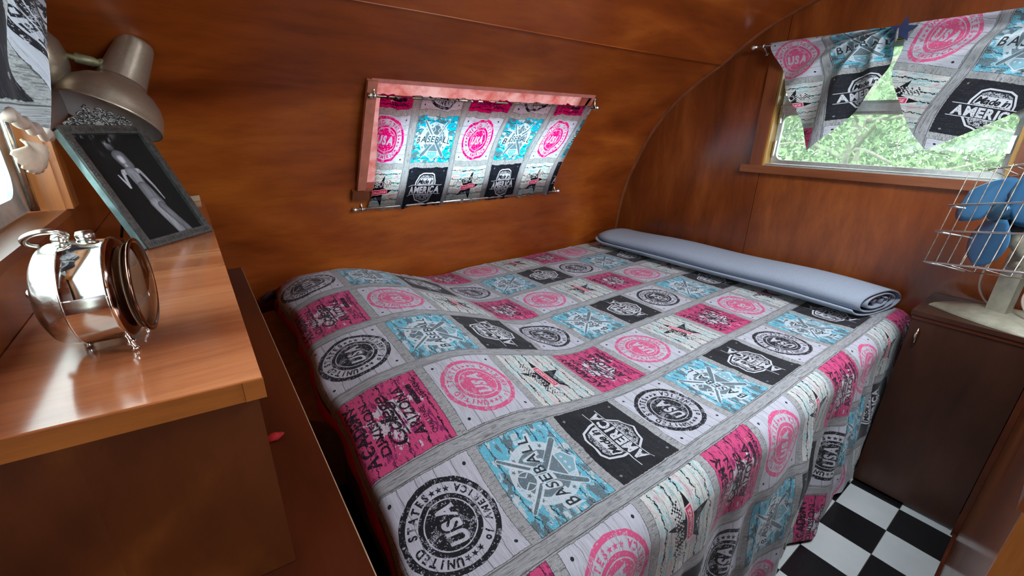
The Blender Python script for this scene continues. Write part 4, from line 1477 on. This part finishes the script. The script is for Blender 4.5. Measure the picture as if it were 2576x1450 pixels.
# picture
pw0, pw1, ph0, ph1 = bw*0.8, FW-bw*0.9, bw, FH-bw
v = [tuple(Ff @ Vector(p)) for p in ((pw0, ph0, -0.0018), (pw1, ph0, -0.0018), (pw1, ph1, -0.0018), (pw0, ph1, -0.0018), (pw0, ph0, -0.003), (pw1, ph0, -0.003), (pw1, ph1, -0.003), (pw0, ph1, -0.003))]
me = bpy.data.meshes.new('picture')
me.from_pydata(v, [], [(0, 1, 2, 3), (7, 6, 5, 4)])
ul = me.uv_layers.new(name='UVMap')
for k, uvp in enumerate(((0, 0), (1, 0), (1, 1), (0, 1), (0, 1), (1, 1), (1, 0), (0, 0))): ul.data[k].uv = uvp
M_pic = printed('portrait_paper', PORTRAIT, rough=0.45, spec=0.2)
link('picture', me, M_pic, pf)
# beaded relief along the rails and stiles, one bead strip per side
for a, b, cnt, horiz in (((0.008, bw*0.5), (FW-0.008, bw*0.5), 30, 1), ((0.008, FH-bw*0.5), (FW-0.008, FH-bw*0.5), 30, 1), ((FW-bw*0.45, 0.02), (FW-bw*0.45, FH-0.02), 40, 0), ((bw*0.4, 0.02), (bw*0.4, FH-0.02), 40, 0)):
    bm = bmesh.new()
    for k in range(cnt):
        t = k/(cnt-1)
        x, y = a[0]+(b[0]-a[0])*t, a[1]+(b[1]-a[1])*t
        bbox(bm, (x-(0.0011 if horiz else 0.0036), y-(0.0036 if horiz else 0.0015), 0.005), (x+(0.0011 if horiz else 0.0036), y+(0.0036 if horiz else 0.0015), 0.0078))
    for v_ in bm.verts: v_.co = Ff @ v_.co
    o_ = fin('beading', bm, M_pewter, pf); o_['kind'] = 'stuff'
# scrolled crest on the top rail
bm = bmesh.new()
rs = random.Random(3)
for k in range(80):
    t = rs.uniform(-1, 1)
    hmax = 0.042*(1-abs(t)**1.5)+0.005
    cxp = FW*0.52+t*FW*0.40
    cyp = FH-0.002+rs.uniform(0.1, 0.9)*hmax
    r = rs.uniform(0.004, 0.0075)
    a0 = rs.uniform(0, 6.28)
    pts = []
    for q in range(11):
        a = a0+q*0.55; rr = r*(1-q*0.075)
        pts.append(Ff @ Vector((cxp+rr*math.cos(a), cyp+rr*math.sin(a), 0.002+0.002*math.sin(q))))
    tube(bm, pts, [0.0018*(1-0.05*q)+0.0004 for q in range(11)], 6)
o_ = fin('crest', bm, M_pewter, pf, smooth=True)
# strut
sb = Ff @ Vector((FW*0.45, FH*0.62, -0.013)); se = Vector((sb.x, sb.y, TZ))+(-nn)*0.055*1.0
bm = bmesh.new()
tube(bm, [sb, Vector((se.x, se.y, TZ+0.003))], 0.003, 6)
fin('strut', bm, M_black, pf)

# ------------------------------------------------------------------ small things at the far end of the cupboard top
bm = bmesh.new()
prism(bm, [(-0.034, 1.772), (0.010, 1.792), (0.008, 1.806), (-0.036, 1.788)], 0.018, Matrix.Translation((0, 0, TZ+0.0005)))
tag(fin('wood_block', bm, M_wblock, None, bevel=0.001), 'small pale wooden block at the far end of the cupboard top', 'block')
bm = bmesh.new()
lathe(bm, [(0, 0), (0.026, 0.0), (0.028, 0.004), (0.012, 0.012), (0.010, 0.030), (0.022, 0.040), (0.034, 0.056), (0.036, 0.072), (0.030, 0.088), (0.016, 0.098), (0.006, 0.102), (0, 0.103)], Matrix.Translation((-0.075, 1.62, TZ)), 28)
tag(fin('metal_goblet', bm, simple('tarnished_silver', (0.10, 0.10, 0.10), 0.18, 0.9, var=0.3), None, smooth=True), 'small tarnished round metal ornament half hidden behind the picture frame', 'ornament')

# ------------------------------------------------------------------ wall reading lamp
lamp = empty('reading_lamp', (-0.20, 1.50, 1.50)); tag(lamp, 'champagne metal wall reading lamp with cone and dome shade', 'wall lamp')
rimc = Vector((-0.1334, 1.469, 1.368))
axl = Vector((0.084, 0.070, 0.170)).normalized()
# the shade opens downwards
Fl = axis_frame(rimc, axl)
bm = bmesh.new()
R0 = 0.104
pr = [(R0, 0.0), (R0+0.0015, 0.003), (R0, 0.006), (R0*0.985, 0.020), (R0*0.93, 0.040), (R0*0.83, 0.060), (R0*0.68, 0.077), (R0*0.52, 0.087), (0.049, 0.092), (0.0485, 0.098)]
lathe(bm, pr, Fl, 72)
bw_ = fin('lower_shade', bm, M_lamp, lamp, smooth=True)
so = bw_.modifiers.new('s', 'SOLIDIFY'); so.thickness = 0.0016; so.offset = -1
bm = bmesh.new()
lathe(bm, [(0.0500, 0.088), (0.0485, 0.094), (0.045, 0.130), (0.039, 0.190), (0.0365, 0.206), (0.034, 0.212), (0.027, 0.215), (0, 0.216)], Fl, 56)
fin('upper_shade', bm, M_lamp, lamp, smooth=True)
bm = bmesh.new()
lathe(bm, [(R0-0.0022, 0.001), (R0*0.965, 0.020), (R0*0.91, 0.040), (R0*0.81, 0.058), (R0*0.66, 0.074), (R0*0.3, 0.084), (0, 0.085)], Fl, 64)
fin('inner_shade', bm, M_lampin, lamp, smooth=True)
bm = bmesh.new()
lathe(bm, [(0.014, 0.086), (0.014, 0.075), (0.022, 0.066), (0.024, 0.055), (0.020, 0.042), (0.010, 0.036), (0, 0.035)], Fl, 32)
fin('bulb', bm, simple('frosted_bulb', (0.75, 0.72, 0.66), 0.3), lamp, smooth=True)
tp_ = Fl @ Vector((0.0, 0.0, 0.214))
tubeobj('switch', [tp_, tp_+axl*0.014], 0.004, M_black, lamp, 10)
jn = Fl @ Vector((0, 0, 0.135))
plate_c = Vector((LX+0.034, 1.475, 1.500))
dirn = (jn-plate_c)
st_ = plate_c
en_ = jn-dirn.normalized()*0.045
bm = bmesh.new()
tube(bm, [st_, st_+dirn*0.12, st_+dirn*0.14, en_-dirn*0.15, en_-dirn*0.10, en_], [0.006, 0.006, 0.011, 0.011, 0.0085, 0.0085], 14)
fin('arm', bm, M_arm, lamp, smooth=True)
bm = bmesh.new()
bmesh.ops.create_uvsphere(bm, u_segments=18, v_segments=10, radius=0.012, matrix=Matrix.Translation(en_))
fin('joint', bm, M_arm, lamp, smooth=True)
bm = bmesh.new()
lathe(bm, [(0.062, 0.0), (0.062, 0.006), (0.056, 0.018), (0.040, 0.030), (0.018, 0.036), (0, 0.037)], axis_frame((LX+0.0005, 1.470, 1.490), (1, 0, 0)), 48)
fin('wall_plate', bm, M_lamp, lamp, smooth=True)

# ------------------------------------------------------------------ cabinet beside the bed head
cb = empty('bedside_cabinet', (2.15, 0.10, 0)); tag(cb, 'dark brown wooden cabinet beside the bed with the fan on top', 'cabinet')
CT = 0.773
box('side_panel', (2.004, 0.262, 0.012), (2.282, 0.277, CT-0.016), M_cab, cb, 0.001)
box('door', (1.992, -0.028, 0.012), (2.004, 0.276, CT-0.020), M_cab, cb, 0.001)
box('top_board', (1.984, -0.0285, CT-0.016), (2.284, 0.284, CT), M_cab, cb, 0.003)
box('frame_rail', (1.988, -0.0285, CT-0.030), (1.996, 0.280, CT-0.019), M_dark, cb, 0.001)
tubeobj('latch', [(1.985, 0.250, CT-0.060), (1.981, 0.249, CT-0.085), (1.985, 0.248, CT-0.125)], [0.003, 0.006, 0.003], M_brass, cb, 10)
# tall galley cabinet on the near side of the aisle, its glossy end panel faces the bed
pp = empty('galley_cabinet', (1.45, -0.5, 0)); tag(pp, 'orange brown galley cabinet with a glossy end panel facing the bed across the checkered floor', 'cabinet')
box('end_panel', (0.632, -0.058, 0.012), (1.985, -0.046, 1.01), M_panel, pp)
box('front_panel', (0.62, -1.0, 0.0), (0.632, -0.046, 1.01), M_post, pp, 0.002)
box('rear_panel', (0.632, -1.0, 0.0), (2.28, -0.988, 1.01), M_insidewall, pp)
box('top_board', (0.60, -1.01, 1.01), (2.285, -0.040, 1.03), M_trimy, pp, 0.003)
box('corner_moulding', (1.968, -0.0455, 0.0), (1.990, -0.030, 1.01), M_dark, pp, 0.003)
box('foot_moulding', (0.632, -0.0455, 0.0), (1.968, -0.036, 0.012), M_dark, pp, 0.002)

# ------------------------------------------------------------------ fan
fan = empty('desk_fan', (2.2, 0.09, CT)); tag(fan, 'old cream desk fan with blue blades and wire guard on the dark cabinet', 'fan')
bm = bmesh.new()
base_pts = [tuple(q) for q in spline([(2.095, 0.262), (2.165, 0.225), (2.235, 0.14), (2.262, 0.03), (2.20, -0.026), (2.06, -0.024), (1.992, 0.0), (1.990, 0.05), (2.035, 0.165), (2.095, 0.262)], 6)][:-1]
lv = []
for sc_, z in ((1.0, 0.0), (1.0, 0.004), (0.93, 0.014), (0.55, 0.024), (0.30, 0.027)):
    lv.append([bm.verts.new((2.125+(p[0]-2.125)*sc_, 0.095+(p[1]-0.095)*sc_, CT+0.0005+z)) for p in base_pts])
n_ = len(base_pts)
for a, b in zip(lv, lv[1:]):
    for k in range(n_):
        j = (k+1) % n_
        bm.faces.new((a[k], a[j], b[j], b[k]))
bm.faces.new(lv[0][::-1]); bm.faces.new(lv[-1])
fin('base', bm, M_cream, fan, smooth=True).data.set_sharp_from_angle(angle=math.radians(40))
PC = Vector((2.128, 0.098, CT+0.024))
bm = bmesh.new()
prism(bm, [(-0.017, -0.026), (0.017, -0.026), (0.017, 0.026), (-0.017, 0.026)], 0.205, Matrix.Translation(PC) @ Matrix.Rotation(math.radians(-20), 4, 'Z'))
fin('post', bm, M_cream, fan, bevel=0.003)
av = Vector((.686, .701, -.192)).normalized()
vv = Vector((.315, -.048, .948)).normalized()
nfc = -(av.cross(vv)).normalized()          # facing direction
vv = (nfc.cross(av)).normalized()
if vv.z < 0: vv = -vv
BLf = Vector((1.960, 0.297, 0.954))
HC = BLf-av*0.185+vv*0.158                  # hub centre in the guard plane
Hub = Vector((1.9517, 0.166, 1.142))
def ff(a, b, c): return BLf-av*a+vv*b+nfc*c
GW, GH, GD = 0.370, 0.318, 0.085
# horizontal hoops: front bar, turned back round both ends
for b in (0.0, 0.107, 0.196):
    ext = {0.0: 0.0, 0.107: 0.016, 0.196: 0.014}[b]
    pts = [ff(0.06, b, -GD), ff(-ext+0.012, b, -0.022), ff(-ext, b, -0.002), ff(-ext+0.004, b, 0.002), ff(GW, b, 0.002), ff(GW+ext, b, -0.004), ff(GW-0.05, b, -GD)]
    tubeobj('guard_bar', pts, 0.0031, M_steel, fan, 8)
for k in range(9):
    a = 0.004+k*(GW-0.008)/8
    pts = spline([ff(a, 0.0, 0), ff(a, GH*0.5, 0.0), ff(a, GH-0.014, 0), ff(a, GH-0.002, -0.006), ff(a+(0.02 if k < 4 else -0.02), GH+0.004, -0.030), ff(GW/2+(a-GW/2)*0.8, GH-0.004, -GD)], 5)
    tubeobj('guard_wire', pts, 0.0016, M_wire, fan, 6)
for b, c in ((GH+0.003, -0.028), (GH-0.004, -GD), (0.0, -GD)):
    tubeobj('guard_bar', [ff(0.03, b, c), ff(GW-0.03, b, c)], 0.0019, M_wire, fan, 6)
for k in (0, 1, 3, 5):
    a = 0.03+k*(GW-0.08)/5
    tubeobj('guard_wire', [ff(a, 0, 0), ff(a+0.004, 0.0, -GD), ff(a+0.01, GH*0.5, -GD-0.004), ff(a, GH-0.004, -GD)], 0.0014, M_wire, fan, 6)
Fh = basis(Hub, av, vv, av.cross(vv))
if Fh.to_3x3().determinant() < 0: Fh = basis(Hub, -av, vv, (-av).cross(vv))
bm = bmesh.new()
lathe(bm, [(0, 0.017), (0.008, 0.0175), (0.020, 0.016), (0.024, 0.014), (0.0275, 0.016), (0.0295, 0.012), (0.0295, -0.010), (0.020, -0.016), (0, -0.018)], axis_frame(Hub, nfc), 40)
fin('hub', bm, M_bluedark, fan, smooth=True)
hx = -av; hy = vv
def blade(ang, R=0.168):
    bm = bmesh.new()
    c, s = math.cos(ang), math.sin(ang)
    rad = hx*c+hy*s; tan = -hx*s+hy*c
    rows = []
    nr, nw = 12, 8
    for i in range(nr+1):
        t = i/nr
        r = 0.022+(R-0.022)*t
        w = 0.045+0.125*math.sin(math.pi*min(1, (0.12+0.80*t))**1.0)*(1 if t < 0.8 else math.sqrt(max(0, 1-((t-0.8)/0.2)**2))*0.9+0.1)
        row = []
        for j in range(nw+1):
            q = j/nw-0.5
            off = 0.022*t
            tw = 0.22-0.10*t
            row.append(bm.verts.new(Hub+rad*(r-0.018*q*q*4*t*0.4)+tan*(w*q+off)+nfc*(w*q*tw+0.004*math.cos(q*3)-0.006*t)))
        rows.append(row)
    for a, b in zip(rows, rows[1:]):
        for j in range(nw): bm.faces.new((a[j], a[j+1], b[j+1], b[j]))
    o = fin('blade', bm, M_blue, fan, smooth=True)
    so = o.modifiers.new('s', 'SOLIDIFY'); so.thickness = 0.0014
for k in range(3): blade(math.radians(24+120*k))
bm = bmesh.new()
lathe(bm, [(0, -0.015), (0.040, -0.020), (0.050, -0.028), (0.052, -0.075), (0.046, -0.100), (0.025, -0.112), (0, -0.114)], axis_frame(Hub, nfc), 40)
fin('motor', bm, M_motor, fan, smooth=True)
mc = Hub-nfc*0.065
pt = PC+Vector((0, 0, 0.205))
bm = bmesh.new()
tube(bm, [mc-vv*0.048, mc-vv*0.060, pt+Vector((0, 0, 0.0)), pt-Vector((0, 0, 0.02))], [0.024, 0.022, 0.016, 0.015], 14)
fin('yoke', bm, M_cream, fan, smooth=True)
tubeobj('tilt_knob', [pt-Vector((0.03, -0.01, 0.035)), pt-Vector((0.012, -0.004, 0.035))], [0.012, 0.014], M_cream, fan, 16)
tubeobj('cord', spline([(2.20, 0.165, 0.965), (2.195, 0.172, 0.90), (2.19, 0.165, 0.85), (2.175, 0.140, 0.815), (2.155, 0.115, 0.802)], 6), 0.0036, M_cord, fan, 8)
tubeobj('cord', spline([(2.16, 0.05, 0.90), (2.14, 0.058, 0.872), (2.115, 0.055, 0.85), (2.10, 0.04, 0.825), (2.10, 0.02, 0.805), (2.12, -0.02, 0.782)], 6), 0.0036, M_cord, fan, 8)

# ------------------------------------------------------------------ outdoors: lawn and trees seen through the windows
bm = bmesh.new()
rows = []
for i in range(41):
    row = []
    for j in range(41):
        x, y = -30+i*2.0, -30+j*2.0
        z = -0.55+0.12*mnoise.noise(Vector((x*0.12, y*0.12, 0)))
        row.append(bm.verts.new((x, y, z)))
    rows.append(row)
for a, b in zip(rows, rows[1:]):
    for j in range(40): bm.faces.new((a[j], b[j], b[j+1], a[j+1]))
lawn = fin('ground', bm, M_lawn, None, smooth=True); tag(lawn, kind='structure')

def tree(x, y, h, crown_r, n, seed, label, low=0.5, group=None):
    rs = random.Random(seed)
    t = empty('tree', (x, y, -0.55)); tag(t, label, 'tree', group)
    bm = bmesh.new()
    base = Vector((x, y, -0.6))
    tops = []
    tr = [base, base+Vector((0.02*h, 0.01*h, 0.25*h)), base+Vector((-0.02*h, 0.0, 0.5*h)), base+Vector((0.03*h, 0.02*h, 0.85*h))]
    tube(bm, spline(tr, 4), [0.13*h*0.28*(1-0.07*k) for k in range(13)], 10)
    for k in range(14):
        t0 = rs.uniform(0.22, 0.75)
        p0 = base+Vector((0, 0, h*t0))
        a = rs.uniform(0, 6.28)
        L_ = crown_r*rs.uniform(0.6, 1.1)
        p1 = p0+Vector((math.cos(a)*L_*0.5, math.sin(a)*L_*0.5, rs.uniform(0.0, 0.5)))
        p2 = p0+Vector((math.cos(a+0.2)*L_, math.sin(a+0.2)*L_, rs.uniform(-0.2, 0.9)))
        tube(bm, spline([p0, p1, p2], 4), [0.035*(1-0.09*q)+0.003 for q in range(9)], 6)
        tops += [p1, p2, (p1+p2)/2]
    fin('trunk', bm, M_bark, t, smooth=True)
    nps = np.random.default_rng(seed)
    cen = []
    for k in range(n):
        c = tops[rs.randrange(len(tops))]
        cen.append((c.x+rs.gauss(0, crown_r*0.26), c.y+rs.gauss(0, crown_r*0.26), max(-0.5, c.z+rs.gauss(0, crown_r*0.22))))
    cen = np.array(cen)
    V = []; Fq = []
    s = nps.uniform(0.020, 0.048, n)*(1.0 if n < 10000 else 1.7)
    d1 = nps.normal(size=(n, 3)); d1 /= np.linalg.norm(d1, axis=1)[:, None]
    d2 = nps.normal(size=(n, 3)); d2 -= d1*(d1*d2).sum(1)[:, None]; d2 /= np.linalg.norm(d2, axis=1)[:, None]
    P = np.stack([cen-d1*s[:, None], cen+d2*s[:, None]*0.5, cen+d1*s[:, None], cen-d2*s[:, None]*0.5], 1).reshape(-1, 3)
    me = bpy.data.meshes.new('foliage')
    me.from_pydata(P.tolist(), [], [(4*k, 4*k+1, 4*k+2, 4*k+3) for k in range(n)])
    o = link('foliage', me, M_leaf, t); o['kind'] = 'stuff'
GT = 'trees beyond the right window'
tree(7.6, 2.25, 4.6, 1.9, 4500, 1, 'leafy tree with forked pale trunk seen through the right window')
tree(11.0, 5.9, 5.5, 2.6, 19000, 2, 'bright green tree beyond the left part of the right window', group=GT)
tree(11.8, 0.9, 5.5, 2.6, 19000, 3, 'bright green tree beyond the fan end of the right window', group=GT)
tree(14.5, 3.9, 5.5, 3.0, 19000, 4, 'farther green tree behind the forked trunk', group=GT)
